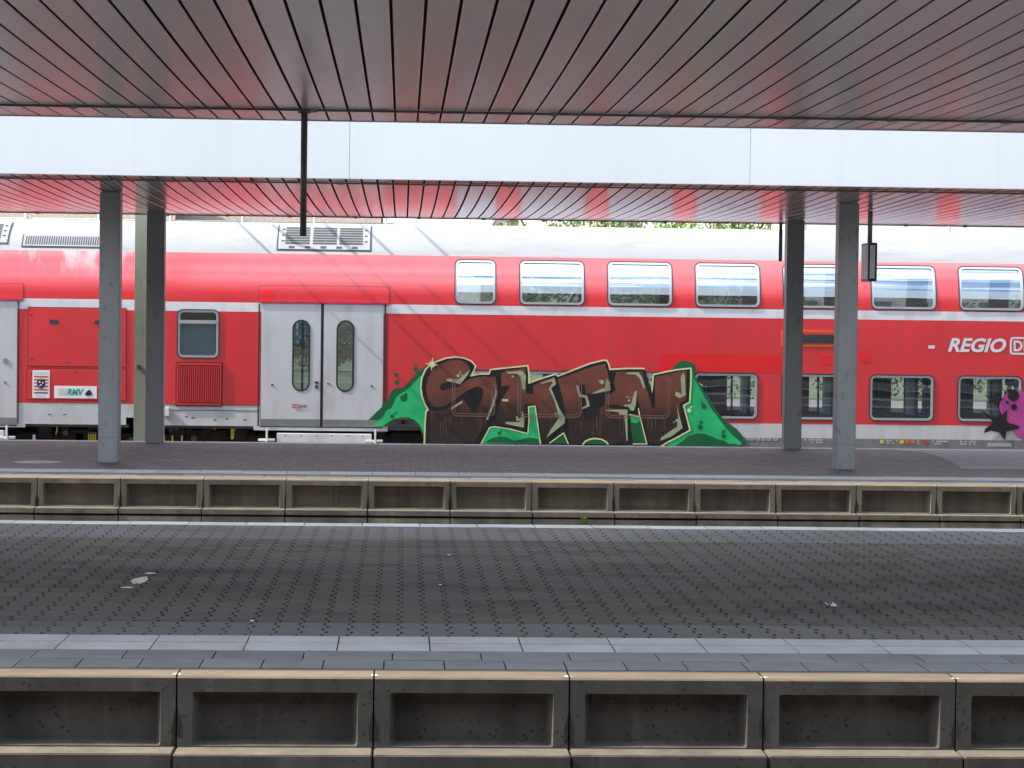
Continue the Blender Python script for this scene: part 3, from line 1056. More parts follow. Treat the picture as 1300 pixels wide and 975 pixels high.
def panel_px(root, name, u0, v0, u1, v1, mat, seam=None, d=0.006, up=False, sw=0.010):
    x0, x1, z0, z1 = (rect_px_up if up else rect_px)(u0, v0, u1, v1)
    mb = MB()

    def grid(xa, xb, za, zb, dd, m):
        n = 8 if up else 1
        for k in range(n):
            a, c = za + (zb - za) * k / n, za + (zb - za) * (k + 1) / n
            fn = (lambda x, z: side(x, z, -dd)) if up else (lambda x, z: (x, YT - dd, z))
            mb.face([fn(xa, a), fn(xb, a), fn(xb, c), fn(xa, c)], m, True)
    if seam is not None:
        grid(x0 - sw, x1 + sw, z0 - sw, z1 + sw, d * 0.5, 1)
    grid(x0, x1, z0, z1, d, 0)
    return mb.build(name, [mat, seam] if seam is not None else mat, root)


def door(root, u0, u1, vt, vb, um, label=None):
    """double door of two plug leaves with long oval panes"""
    x0, x1, z0, z1 = rect_px(u0, vt, u1, vb)
    xm = TX(um, (vt + vb) / 2)
    d = 0.012
    for s in (0, 1):
        a, b = (x0 + 0.012, xm - 0.024) if s == 0 else (xm + 0.024, x1 - 0.012)
        lf = MB()
        cw = 0.29
        if s == 0:
            wx0 = TX(371, 450) if u0 > 0 else b - 0.52
        else:
            wx0 = TX(427, 450) if u0 > 0 else a + 0.23
        wx1 = wx0 + cw
        wz0, wz1 = TZ(400, 497) if u0 > 0 else z0 + .58, TZ(400, 406) if u0 > 0 else z1 - .26
        st = rrect(wx0, wx1, wz0, wz1, cw / 2 - 0.001, 8)
        lf.poly(rrect(a, b, z0, z1, 0.01, 2), flat(d), holes=[st], thick=0.03)
        kz = z0 + 0.115
        lf.face([(a + .004, YT - d - 0.003, z0 + .004), (b - .004, YT - d - 0.003, z0 + .004), (b - .004, YT - d - 0.003, kz), (a + .004, YT - d - 0.003, kz)], 1)
        leaf = lf.build('door', [M['door'], M['skirt_dark']], root)
        rg = MB()
        A = rrect(wx0, wx1, wz0, wz1, cw / 2 - 0.001, 8)
        B = rrect(wx0 + .026, wx1 - .026, wz0 + .026, wz1 - .026, cw / 2 - 0.027, 8)
        for k in range(len(A)):
            k2 = (k + 1) % len(A)
            rg.face([(A[k][0], YT - d - .006, A[k][1]), (A[k2][0], YT - d - .006, A[k2][1]), (B[k2][0], YT - d - .006, B[k2][1]), (B[k][0], YT - d - .006, B[k][1])])
            rg.face([(B[k][0], YT - d - .006, B[k][1]), (B[k2][0], YT - d - .006, B[k2][1]), (B[k2][0], YT + .03, B[k2][1]), (B[k][0], YT + .03, B[k][1])])
        rg.build('window_seal', M['rubber'], leaf)
        gp = MB()
        gp.poly(rrect(wx0 + .02, wx1 - .02, wz0 + .02, wz1 - .02, cw / 2 - .021, 8), flat(-0.012))
        gp.build('pane', M['glass_door'], leaf)
        bt = MB()
        if u0 > 0:
            if s == 0:
                c = on_y(402, 491, YT)
                bt.poly(circle(c.x, c.z, 0.032), flat(d + .012), m=0, thick=.012)
                c = on_y(402, 486, YT)
                bt.box(c.x - .03, c.x + .03, YT - d - .008, YT - d - .001, c.z - .012, c.z + .022, 1)
                c = on_y(345.5, 488.5, YT)
                bt.poly(circle(c.x, c.z, 0.018), flat(d + .008), m=0, thick=.008)
            else:
                c = on_y(472, 490, YT)
                bt.poly(circle(c.x, c.z, 0.018), flat(d + .008), m=0, thick=.008)
                c = on_y(417, 487, YT)
                bt.box(c.x - .03, c.x + .03, YT - d - .006, YT - d - .001, c.z - .004, c.z + .006, 0)
            bt.build('push_button', [M['under2'], M['navy']], leaf)
        elif s == 1:
            c = on_y(7, 458, YT)
            bt.poly(circle(c.x, c.z, 0.045), flat(d + .010), m=0, thick=.010)
            bt.build('push_button', [M['steel'], M['navy']], leaf)
            bt = MB()
            c = on_y(6.5, 485.5, YT)
            bt.poly(circle(c.x, c.z, 0.02), flat(d + .008), m=0, thick=.008)
            bt.build('push_button', [M['steel'], M['navy']], leaf)
    cs = MB()
    cs.box(xm - 0.024, xm + 0.024, YT - 0.006, YT + 0.02, z0, z1)
    cs.build('door_seal', M['rubber'], root)
    return (x0, x1, z0, z1)


def seat_row(root, xs, zf):
    for x, face in xs:
        for yy in (0.35, 0.85, 1.75, 2.2):
            b = MB()
            b.box(x - .22, x + .22, YT + yy, YT + yy + .42, zf + .38, zf + .50, bev=.03)
            bx = x + .20 * face
            b.box(bx - .05, bx + .05, YT + yy + .02, YT + yy + .40, zf + .45, zf + .98, bev=.04)
            b.box(bx - .055, bx + .055, YT + yy + .07, YT + yy + .35, zf + .99, zf + 1.20, bev=.04)
            b.box(x - .05, x + .05, YT + yy + .15, YT + yy + .27, zf, zf + .38)
            b.build('seat', M['seat'], root)


def bogie(root, xc, half=1.7):
    b = MB()
    b.box(xc - half, xc + half, YT + 0.22, YT + 0.42, -0.42, -0.16, bev=.03)
    b.box(xc - half, xc + half, YT + 2.4, YT + 2.6, -0.42, -0.16, bev=.03)
    b.box(xc - 0.3, xc + 0.3, YT + .2, YT + 2.6, -0.45, -0.1, bev=.03)
    for s in (-1, 1):
        b.box(xc + s * 0.5 - .12, xc + s * .5 + .12, YT + .16, YT + .40, -0.25, 0.02, bev=.02)
    bg = b.build('bogie', M['under'], root)
    for s in (-1, 1):
        w = MB()
        for yy in (0.65, 2.02):
            w.tube([(xc + s * 1.15, YT + yy, -0.38), (xc + s * 1.15, YT + yy + .13, -0.38)], 0.46, 32)
            w.tube([(xc + s * 1.15, YT + yy + .13, -0.38), (xc + s * 1.15, YT + yy + .16, -0.38)], 0.49, 32)
        w.tube([(xc + s * 1.15, YT + .4, -0.38), (xc + s * 1.15, YT + 2.4, -0.38)], 0.08, 12)
        w.build('wheelset', M['under2'], bg)
        ab = MB()
        ab.box(xc + s * 1.15 - .16, xc + s * 1.15 + .16, YT + .12, YT + .38, -0.52, -0.22, bev=.03)
        ab.tube([(xc + s * 1.15, YT + .07, -0.37), (xc + s * 1.15, YT + .13, -0.37)], 0.09, 16)
        ab.build('axle_box', M['under2'], bg)


def louvre_px(root, name, u0, v0, u1, v1, groups, nsl, horiz=True):
    """raised roof panel with slots, laid on the curved roof"""
    x0, x1, z0, z1 = rect_px_up(u0, v0, u1, v1)
    mb = MB()

    def strip(xa, xb, za, zb, d, m):
        fn = lambda x, z: side(x, z, -d)
        n = 12
        for k in range(n):
            a, c = za + (zb - za) * k / n, za + (zb - za) * (k + 1) / n
            mb.face([fn(xa, a), fn(xb, a), fn(xb, c), fn(xa, c)], m)
    strip(x0 - .025, x1 + .025, z0 - .02, z1 + .008, .008, 1)
    strip(x0, x1, z0, z1, .016, 0)
    p = mb.build(name, [M['roof'], M['slot']], root)
    sl = MB()

    def strip2(xa, xb, za, zb, d, m=0):
        n = 1 if horiz else 6
        for k in range(n):
            a, c = za + (zb - za) * k / n, za + (zb - za) * (k + 1) / n
            sl.face([side(xa, a, -d), side(xb, a, -d), side(xb, c, -d), side(xa, c, -d)], m)
    for (ga, gb) in groups:
        xa, xb = x0 + (x1 - x0) * ga, x0 + (x1 - x0) * gb
        if horiz:
            h = (z1 - z0)
            for k in range(nsl):
                zc = z0 + h * (0.24 + 0.62 * k / (nsl - 1))
                strip2(xa, xb, zc - h * .034, zc + h * .034, .021)
        else:
            for k in range(nsl):
                xc = xa + (xb - xa) * (k + .5) / nsl
                w = (xb - xa) / nsl
                strip2(xc - w * .28, xc + w * .28, z0 + (z1 - z0) * .12, z1 - (z1 - z0) * .12, .019)
    sl.build('slats', M['slot'], p)
    if horiz:
        la = MB()
        for k in range(5):
            xc = x0 + (x1 - x0) * (0.15 + 0.172 * k)
            la.face([side(xc - .05, z0 + .015, -.021), side(xc + .04, z0 + .015, -.021), side(xc + .04, z0 + .05, -.021), side(xc - .05, z0 + .05, -.021)])
        for k in range(3):
            for xx in (x0 + .05, x1 - .09):
                zc = z0 + (z1 - z0) * (.30 + .24 * k)
                la.face([side(xx, zc, -.021), side(xx + .05, zc, -.021), side(xx + .05, zc + .02, -.021), side(xx, zc + .02, -.021)])
        la.build('latch', M['slot'], p)
    return p


def step_unit(root, u0, u1):
    """white folding step below a door, with its two guide posts"""
    a, b = TX(u0, 550), TX(u1, 550)
    zt, zb = TZ(410, 550.3), TZ(410, 566)
    s = MB()
    s.box(a + .16, b - .06, YT - .10, YT + .10, zb, zt, bev=.006)
    st = s.build('door_step', M['stripe'], root)
    bo = MB()
    for k in range(6):
        x = a + .3 + (b - a - .5) * k / 5
        bo.poly(circle(x, zt - .035, .012, 8), lambda p, q, d: (p, YT - .104 + d, q))
    bo.build('bolt', M['under2'], st)
    for x in (a, b):
        p = MB()
        p.box(x - .016, x + .016, YT - .14, YT - .11, zb, TZ(410, 544), bev=.004)
        p.box(x - .14 if x == a else x - .16, x + .12, YT - .11, YT + .05, zb + .07, zb + .105, bev=.003)
        p.build('guide_post', M['white'], st)


def coach(xa, xb, label, name='double_deck_coach'):
    return thing(name, label, 'train coach', ((xa + xb) / 2, YT + 1.4, -0.85), 'double-deck coaches of the red train')


# ---- right coach -------------------------------------------------------------------------------------------------
XA = TX(190.5)
XB = XA + 26.6
RC = coach(XA, XB, 'red double-deck coach painted with large brown and green lettering below its windows')
ups = [rect_px_up(577, 329.5, 630, 386.5)]
lows = []
for k in range(7):
    u = 659 + 111.55 * k
    ups.append(rect_px_up(u, 331 + 1.45 * k, u + 83.5, 387.8 + 1.45 * k))
lows.append(rect_px(573.5, 466.5, 629, 528.5))
for k in range(7):
    u = 656.5 + 111.7 * k
    lows.append(rect_px(u, 468 + 1.6 * k if k < 2 else 473.2 + 1.5 * (k - 2), u + 82.5, 529.5 + 1.35 * k))
pitch = ups[3][0] - ups[2][0]
for k in range(1, 5):
    ups.append((ups[7][0] + pitch * k, ups[7][1] + pitch * k, ups[7][2], ups[7][3]))
    lows.append((lows[7][0] + pitch * k, lows[7][1] + pitch * k, lows[7][2], lows[7][3]))
zu0 = sum(w[2] for w in ups) / len(ups); zu1 = sum(w[3] for w in ups) / len(ups)
zl0 = sum(w[2] for w in lows) / len(lows); zl1 = sum(w[3] for w in lows) / len(lows)
ups = [(w[0], w[1], zu0, zu1) for w in ups]
lows = [(w[0], w[1], zl0, zl1) for w in lows]
small = rect_px(224.5, 392.5, 278.5, 455)
dr = rect_px(330.5, 384.5, 487, 541.5)
print('Z', Z_RG, Z_S1, Z_S0, Z_LR, Z_LRE, Z_DK, 'up', zu0, zu1, 'low', zl0, zl1, 'door', dr, 'XA', XA)

holes_r = [hole_of(w) for w in ups + lows] + [hole_of(small), (dr[0] + .01, dr[1] - .01, dr[2] - .02, dr[3] - .005)]
far_r = [(w[0] - .50, w[0] + .58, w[2] + .05, w[3] - .05) for w in lows] + [(w[0] + .1, w[1] + .1, w[2] + .05, w[3] - .05) for w in ups]
X_ARCH0, X_ARCH1 = TX(492, 550), TX(538, 550)
far_r += [(dr[0] + .15, dr[1] - .15, .35, 1.75)]
BOT = TZ(800, 566)
xr_end = XB - 3.0


def zones_r(x, z):
    if z > Z_RG: return 0
    if Z_S0 < z < Z_S1: return 2
    if x < dr[0] - .02:
        return 1 if z > Z_LRE else 3
    if x < dr[1] + .02:
        return 1 if z > dr[2] else 3
    if z > Z_LR: return 1
    if z > Z_DK: return 3
    return 4


z_end = TZ(265, 540.5)
z_arch = TZ(515, 533)
bx = [TX(322, 540), dr[0], dr[1], X_ARCH0, X_ARCH1, xr_end]


def bottom_r(x):
    if x < TX(322, 540): return z_end
    if x < X_ARCH0: return dr[2] - .07
    if x < X_ARCH1: return z_arch
    return BOT


shell(XA, XB, holes_r, zones_r, (bx, bottom_r, [z_end, dr[2], dr[2] - .07, z_arch, BOT]), 'body', RC, far_r, M['red'])
for i, w in enumerate(ups):
    window(RC, w, 0.10, M['glass_up'], up=True)
for i, w in enumerate(lows):
    window(RC, w, 0.10, M['glass_low'], proud=0.010)
sw_ = window(RC, small, 0.10, M['glass_frost'])
fm = MB(); zbar = TZ(250, 408.5)
fm.box(small[0] + .045, small[1] - .045, YT - .012, YT + .02, zbar - .028, zbar + .028); fm.build('transom', M['frame'], sw_)
bl = MB(); bl.box(small[0] + .03, small[1] - .03, YT + .10, YT + .12, small[2], zbar - .02); bl.build('blind', M['frosted'], sw_)
door(RC, 330.5, 487, 384.5, 541.5, 408.8)
panel_px(RC, 'door_header', 329, 363.5, 494, 383.4, M['red'], M['seam'], d=.008, sw=.007, up=True)
hd = MB(); q = rect_px(328, 383.2, 494.5, 385.4)
hd.box(q[0], q[1], YT - .028, YT - .011, q[2], q[3]); hd.build('drip_rail', M['crimson'], RC)
panel_px(RC, 'header_patch', 332, 368, 348, 382, M['red_patch'], d=.011, up=True)
for uu in (328.4, 488.5):
    m = MB(); q = rect_px(uu - .9, 386, uu + .9, 541); m.box(q[0], q[1], YT - .006, YT - .001, q[2], q[3]); m.build('door_edge', M['rubber'], RC)
louvre_px(RC, 'roof_vent', 354, 287.5, 470, 317.5, ((.075, .34), (.375, .635), (.665, .92)), 7)
# grille below the small window
gr = rect_px(224.5, 461, 281, 514.2)
m = MB()
m.box(gr[0] - .02, gr[1] + .02, YT - .006, YT - .002, gr[2] - .02, gr[3] + .02, 1)
m.box(gr[0], gr[1], YT - .014, YT - .007, gr[2], gr[3], 2)
grl = m.build('air_grille', [M['red'], M['seam'], pmat('deep_red_louvre', (0.10, 0.008, 0.01), 0.6, var=0.15)], RC)
m = MB()
nb = 19
for k in range(nb):
    x = gr[0] + .03 + (gr[1] - gr[0] - .06) * (k + .5) / nb
    m.box(x - .0085, x + .0085, YT - .030, YT - .0145, gr[2] + .04, gr[3] - .04)
for (a, b, c, d_) in ((gr[0], gr[1], gr[2], gr[2] + .03), (gr[0], gr[1], gr[3] - .03, gr[3]), (gr[0], gr[0] + .025, gr[2] + .03, gr[3] - .03), (gr[1] - .025, gr[1], gr[2] + .03, gr[3] - .03)):
    m.box(a, b, YT - .026, YT - .0145, c, d_)
m.build('slats', M['red'], grl)
# lines round the coach
m = MB()
for (u0, v0, u1, v1) in ((498, 524.6, 540, 525.3), (490.5, 398, 491.6, 540)):
    q = rect_px(u0, v0, u1, v1); m.box(q[0], q[1], YT - .004, YT - .001, q[2], q[3])
m.build('panel_seam', M['seam'], RC)
# brighter repainted panels
for k, (u0, v0, u1, v1) in enumerate(((838, 450, 991, 472.5), (1041, 452, 1059, 463), (1092, 447, 1104, 460))):
    q = rect_px(u0, v0, u1, v1)
    m = MB(); m.face([(q[0], YT - .003 - k * .0003, q[2]), (q[1], YT - .003 - k * .0003, q[2]), (q[1], YT - .003 - k * .0003, q[3]), (q[0], YT - .003 - k * .0003, q[3])])
    o = m.build('repaint_patch', M['red_patch'], RC)
# destination slot with an orange rim
q = rect_px(992, 419, 1070, 440)
m = MB()
m.box(q[0], q[1], YT - .010, YT - .001, q[2], q[3], 0)
m.box(q[0] + .02, q[1] - .02, YT - .012, YT - .0105, q[2] + .035, q[3] - .03, 1)
m.box(q[0] + .03, q[1] - .03, YT - .014, YT - .0125, q[2] + .055, q[3] - .07, 2)
m.build('destination_display', [M['orange'], M['red'], M['slot']], RC)
# lettering on the side
m = MB()
q = rect_px(1203.4, 429.2, 1277.3, 447.2)
put_text(m, 'REGIO', q[0], q[1], q[2], q[3], flat(.005), bold=0.030, shear=0.28)
m.build('lettering', M['stripe'], RC)
m = MB()
q = rect_px(1282, 428, 1313, 450.3)
o_, i_ = rrect(*q, .055, 4), rrect(q[0] + .03, q[1] - .03, q[2] + .03, q[3] - .03, .035, 4)
for k in range(len(o_)):
    k2 = (k + 1) % len(o_)
    m.face([(p[0], YT - .005, p[1]) for p in (o_[k], o_[k2], i_[k2], i_[k])], 0)
put_text(m, 'DB', q[0] + .06, q[1] - .06, q[2] + .055, q[3] - .055, flat(.005), bold=0.03, spacing=1.05)
m.build('emblem', M['stripe'], RC)
# small notices
m = MB()
q = rect_px(1178.5, 438.5, 1186.5, 442.5); m.face([(q[0], YT - .004, q[2]), (q[1], YT - .004, q[2]), (q[1], YT - .004, q[3]), (q[0], YT - .004, q[3])], 0)
m.build('notice', [M['stripe'], M['crimson'], M['slot']], RC)
m = MB()
q = rect_px(371, 513, 378.5, 518); m.face([(q[0], YT - .020, q[2]), (q[1], YT - .020, q[2]), (q[1], YT - .020, q[3]), (q[0], YT - .020, q[3])], 1)
q2 = (q[0] + .01, q[1] - .01, q[2] + .012, q[3] - .012)
put_text(m, 'DB', *q2, flat(.022), m=0)
q = rect_px(379.8, 513.5, 389.5, 517.8); put_text(m, 'BAHN', *q, flat(.020), m=2, bold=.02)
m.build('notice', [M['stripe'], M['crimson'], M['slot']], RC)
# rows of small marks on the dark skirt
rng = random.Random(11)
SKM = [M['pale_grey'], M['orange'], M['yellow'], M['crimson']]
def mark(u0, v0, u1, v1, k):
    q = rect_px(u0, v0, u1, v1)
    yk = YT - .004 - (.001 if k == 4 else 0)
    m.face([(q[0], yk, q[2]), (q[1], yk, q[2]), (q[1], yk, q[3]), (q[0], yk, q[3])], k)
SK = lambda u: 0.0123 * (u - 1100)
for u in (947, 953, 960, 967, 974, 982):
    v = 557.3 + SK(u)
    m = MB(); mark(u, v, u + 4.6, v + 3.6, 0); mark(u + 1, v + .9, u + 3.6, v + 2.6, 4); m.build('marking', SKM + [M['skirt_dark']], RC)
for u, k in ((1117, 2), (1142, 2), (1149, 1), (1156, 1), (1172, 3)):
    v = 559.2 + SK(u)
    m = MB(); mark(u, v - 1, u + 5.2, v + 3.4, k); m.build('marking', SKM, RC)
for u0, u1, nn in ((1021, 1048, 9), (1125, 1140, 6), (1165, 1171, 3), (1183, 1204, 7), (1219, 1239, 7)):
    m = MB()
    for row in (0, 1):
        for k in range(nn):
            u = u0 + (u1 - u0) * k / nn
            if rng.random() < (0.85 if row == 0 else 0.5):
                v = 558.2 + row * 3.0 + SK(u)
                mark(u, v, u + (u1 - u0) / nn * .66, v + 1.9, 0 if rng.random() < .85 else 3)
    m.build('inscription', SKM, RC)
m = MB()
for k in range(12):
    u = 1254 + 2.6 * k
    v = 560.6 + SK(u)
    mark(u, v, u + 1.7, v + 4.2, 0)
m.build('inscription', SKM, RC)
# inside: floors, partitions, seats
m = MB()
m.box(XA + .1, XB - .1, YT + .08, YT + 2.72, -0.06, 0.0)
m.box(dr[1] + 1.0, XB - .1, YT + .06, YT + 2.74, 1.62, 1.78)
m.build('floor', M['interior_dark'], RC)
for bxx in [(XA + .1, dr[0] - .1, YT + .9, YT + .94, 0.002, 2.6), (dr[1] + .3, dr[1] + .36, YT + 1.2, YT + 2.7, 0.002, 1.6), (dr[0] - .5, dr[0] - .44, YT + .1, YT + .898, 0.002, 2.2)] + [(w[1] + .10, w[1] + .16, YT + 1.9, YT + 2.72, 0.002, 1.6) for w in lows[3:9]]:
    m = MB(); m.box(*bxx); m.build('partition', M['interior'], RC)
seat_row(RC, [(w[0] + .52, -1) for w in lows[3:9]] + [(w[0] + 1.30, 1) for w in lows[3:9]], -0.30)
for gx, gy, gz in [(w[0] + .72, YT + .6, 1.6) for w in lows[3:9]] + [(TX(448), YT + .5, 2.2), (TX(382), YT + .7, 2.2)]:
    m = MB(); m.tube([(gx, gy, 0.002), (gx, gy, gz)], .018, 8); m.build('grab_pole', M['pole'], RC)
# underneath
m = MB()
m.box(XA + .3, XB - .3, YT + .55, YT + 2.25, -0.55, -0.07)
m.box(XA + .2, TX(322, 540), YT + .30, YT + .55, -0.12, -0.062)
m.box(X_ARCH1 + .05, xr_end, YT + .03, YT + .3, -0.45, -0.32)
for (u0, u1, d, zt, zb) in ((214, 224, .15, -.05, -.18), (232, 243, .2, -.08, -.22), (256, 268, .18, -.06, -.20), (285, 297, .25, -.10, -.35), (300, 320, .3, -.07, -.4), (216, 250, .32, -.2, -.5)):
    m.box(TX(u0, 550), TX(u1, 550), YT + d, YT + d + .2, zb, zt, bev=.01)
m.build('underframe', M['under'], RC)
m = MB()
for (u, v, r_, k) in ((272.5, 539.5, .03, 0), (217, 541.5, .035, 1), (246, 553, .05, 1), (224, 541, .025, 1)):
    c = on_y(u, v + 4, YT + .12)
    m.poly(circle(c.x, c.z, r_), lambda a, b, d: (a, YT + .12 + d, b), m=k, thick=.1)
for u in (208.5, 219, 231):
    c = on_y(u, 556, YT + .1)
    m.box(c.x - .012, c.x + .012, YT + .08, YT + .1, c.z - .15, c.z + .04, 2)
c = on_y(299, 545, YT + .1)
m.face([(c.x - .08, YT + .1, c.z + .06), (c.x + .1, YT + .1, c.z + .08), (c.x - .02, YT + .1, c.z - .02), (c.x - .03, YT + .1, c.z - .16), (c.x - .07, YT + .1, c.z - .16)], 2)
m.build('underfloor_fitting', [M['orange'], M['under2'], M['yellow']], RC)
bogie(RC, TX(265), 1.3)
bogie(RC, TX(520), 1.0)
step_unit(RC, 339.2, 476.5)
m = MB()
q = rect_px(207, 517.5, 215.5, 528.5); m.box(q[0], q[1], YT - .09, YT - .001, q[2], q[3], bev=.008)
m.build('socket_box', M['stripe'], RC)
m = MB()
for (u, v) in ((237, 533), (245, 534.5), (273, 537), (288, 536), (311, 537)):
    c = on_y(u, v - 4, YT); m.face([(c.x - .03, YT - .004, c.z - .01), (c.x + .03, YT - .004, c.z - .01), (c.x + .015, YT - .004, c.z + .012), (c.x - .015, YT - .004, c.z + .012)], 0)
q = rect_px(205, 513.6, 331, 514.6); m.box(q[0], q[1], YT - .004, YT - .001, q[2], q[3], 0)
q = rect_px(214, 520.6, 331, 521.3); m.box(q[0], q[1], YT - .004, YT - .001, q[2], q[3], 0)
m.build('skirt_seam', M['under2'], RC)

# ---- left coach --------------------------------------------------------------------------------------------------
LB = TX(171.2)
LA = LB - 26.6
LC = coach(LA, LB, 'red double-deck coach with white stickers on its equipment panels, behind the left front column')
ld = rect_px(-135, 380, 22.5, 538.5)


def zones_l(x, z):
    if z > Z_RG: return 0
    if Z_S0 < z < Z_S1 + .03: return 2
    return 1 if z > Z_LRE else 3


holes_l = [(ld[0] + .01, ld[1] - .01, ld[2] - .02, ld[3] - .005)]
lwin = []
for k in range(7):
    x1 = ld[0] - 1.6 - pitch * k
    lwin += [(x1 - 1.07, x1, zu0, zu1), (x1 - 1.07, x1, zl0, zl1)]
holes_l += [hole_of(w) for w in lwin]
xnotch0, xnotch1 = TX(32, 538), TX(160, 540)


def bottom_l(x):
    if x > xnotch1: return z_end + .12
    if x > xnotch0: return z_end
    if x > ld[0]: return ld[2] - .04
    return BOT


shell(LA, LB, holes_l, zones_l, ([xnotch0, xnotch1, ld[0], ld[1]], bottom_l, [z_end, z_end + .12, ld[2] - .04, BOT]), 'body', LC, [], M['red2'])
for k, w in enumerate(lwin):
    window(LC, w, .10, M['glass_up'] if k % 2 == 0 else M['glass_low'], up=(k % 2 == 0))
door(LC, -135, 22.5, 380, 538.5, -56)
panel_px(LC, 'door_header', -130, 359.5, 29.5, 378.2, M['red2'], M['seam'], d=.008, sw=.007, up=True)
m = MB(); q = rect_px(-136, 378.2, 30, 380.4)
m.box(q[0], q[1], YT - .028, YT - .011, q[2], q[3]); m.build('drip_rail', M['crimson'], LC)
ap = panel_px(LC, 'equipment_panel', 36, 391, 160, 465, M['red'], M['seam'], d=.008)
ap2 = panel_px(LC, 'equipment_panel', 34.5, 468.5, 160, 507.5, M['red'], M['seam'], d=.008)
for u, v in ((68.5, 408.5), (125.5, 409.3)):
    q = rect_px(u - 5.5, v - 2.6, u + 5.5, v + 2.6)
    m = MB(); m.box(q[0], q[1], YT - .014, YT - .009, q[2], q[3]); m.build('handle', M['slot'], ap)
m = MB()
for u, v in ((40.5, 456), (86, 460.5), (40, 400), (97, 472.5), (40, 475.5)):
    c = on_y(u, v, YT); m.poly(circle(c.x, c.z, .018, 8), flat(.011))
m.build('lock', M['seam'], ap)
m = MB(); q = rect_px(22.8, 382, 24, 538); m.box(q[0], q[1], YT - .006, YT - .001, q[2], q[3]); m.build('door_edge', M['rubber'], LC)
# coat of arms sticker
q = rect_px(41.3, 470, 63.2, 505.2)
m = MB()
m.poly(rrect(*q, .01, 2), flat(.013), m=0)
w, h = q[1] - q[0], q[3] - q[2]
f2 = flat(.015)
P = lambda a, b: (q[0] + a * w, q[2] + b * h)
put_text(m, 'HESSEN', *(P(.09, 0)[0], P(.91, 0)[0], P(0, .855)[1], P(0, .935)[1]), f2, m=3)
for b in (.77, .655, .54, .42, .30):
    a0, a1 = P(.08, b - .022), P(.92, b + .022)
    m.face([(a0[0], YT - .015, a0[1]), (a1[0], YT - .015, a0[1]), (a1[0], YT - .015, a1[1]), (a0[0], YT - .015, a1[1])], 1)
sh = [P(.28, .66), P(.74, .66), P(.74, .46), P(.66, .38), P(.5, .33), P(.34, .38), P(.28, .46)]
m.poly(sh, flat(.017), m=2)
for (a, b, r_) in ((.42, .58, .05), (.6, .55, .05), (.5, .47, .055), (.4, .43, .03)):
    c = P(a, b); m.poly(circle(c[0], c[1], r_ * w, 8), flat(.019), m=0)
cr = [P(.3, .67), P(.3, .73), P(.4, .70), P(.5, .75), P(.6, .70), P(.72, .73), P(.72, .67)]
m.poly(cr, flat(.017), m=4)
a0, a1 = P(.09, .165), P(.91, .21)
m.face([(a0[0], YT - .015, a0[1]), (a1[0], YT - .015, a0[1]), (a1[0], YT - .015, a1[1]), (a0[0], YT - .015, a1[1])], 2)
a0, a1 = P(.2, .06), P(.8, .085)
m.face([(a0[0], YT - .015, a0[1]), (a1[0], YT - .015, a0[1]), (a1[0], YT - .015, a1[1]), (a0[0], YT - .015, a1[1])], 3)
m.build('crest_sticker', [M['white'], M['crimson'], M['navy'], M['pale_grey'], M['yellow']], LC)
# white transport-union sticker
q = rect_px(69, 490, 123, 505.6)
m = MB()
m.poly(rrect(*q, .008, 2), flat(.013), m=0)
w, h = q[1] - q[0], q[3] - q[2]
for k in range(6):
    a = .10 + .033 * k
    x = q[0] + a * w
    m.face([(x, YT - .015, q[2] + .25 * h), (x + .018 * w, YT - .015, q[2] + .25 * h), (x + .034 * w, YT - .015, q[2] + .78 * h), (x + .016 * w, YT - .015, q[2] + .78 * h)], 1)
put_text(m, 'RMV', q[0] + .30 * w, q[0] + .70 * w, q[2] + .24 * h, q[2] + .78 * h, flat(.015), m=2, bold=.045, shear=.25)
tri = chaikin([(q[0] + .69 * w, q[2] + .22 * h), (q[0] + .89 * w, q[2] + .22 * h), (q[0] + .88 * w, q[2] + .5 * h), (q[0] + .82 * w, q[2] + .80 * h)], 1)
m.poly(tri, flat(.017), m=3)
m.build('network_sticker', [M['white'], M['pale_grey'], M['teal'], M['navy']], LC)
louvre_px(LC, 'roof_grille', 30, 299.5, 134, 313.3, ((.02, .98),), 34, horiz=False)
louvre_px(LC, 'roof_vent', -104, 282.5, 11.5, 308, ((.075, .34), (.375, .635), (.665, .92)), 7)
m = MB()
m.box(LA + .1, LB - .1, YT + .08, YT + 2.72, -0.06, 0.0)
m.box(LA + .1, ld[0] - 1.0, YT + .06, YT + 2.74, 1.62, 1.78)
m.build('floor', M['interior_dark'], LC)
m = MB()
m.box(LA + .3, LB - .3, YT + .55, YT + 2.25, -0.55, -0.07)
for (u0, u1, d, zt, zb) in ((55, 72, .3, -.2, -.4), (77, 86, .14, -.03, -.11), (93, 104, .2, -.16, -.36), (110, 122, .12, -.03, -.10), (40, 54, .35, -.1, -.3)):
    m.box(TX(u0, 550), TX(u1, 550), YT + d, YT + d + .2, zb, zt, bev=.01)
m.build('underframe', M['under'], LC)
m = MB()
c = on_y(83, 549.5, YT + .1); m.poly(circle(c.x, c.z, .045), lambda a, b, d: (a, YT + .1 + d, b), m=1, thick=.1)
c = on_y(43.3, 555, YT + .1); m.box(c.x - .02, c.x + .02, YT + .08, YT + .12, c.z - .1, c.z + .04, 0)
c = on_y(117, 552, YT + .1)
m.box(c.x - .07, c.x + .07, YT + .1, YT + .14, c.z - .16, c.z + .045, 1)
for k in range(4):
    m.box(c.x - .06 + .035 * k, c.x - .045 + .035 * k, YT + .085, YT + .098, c.z - .14, c.z + .01, 2)
m.tube([(TX(68), YT + .12, TZ(68, 537.5)), (TX(71.5), YT + .1, TZ(71, 538)), (TX(72.3), YT + .1, TZ(72, 546)), (TX(70.5), YT + .12, TZ(71, 552))], .012, 8, 2)
m.build('underfloor_fitting', [M['stripe'], M['under2'], M['yellow']], LC)
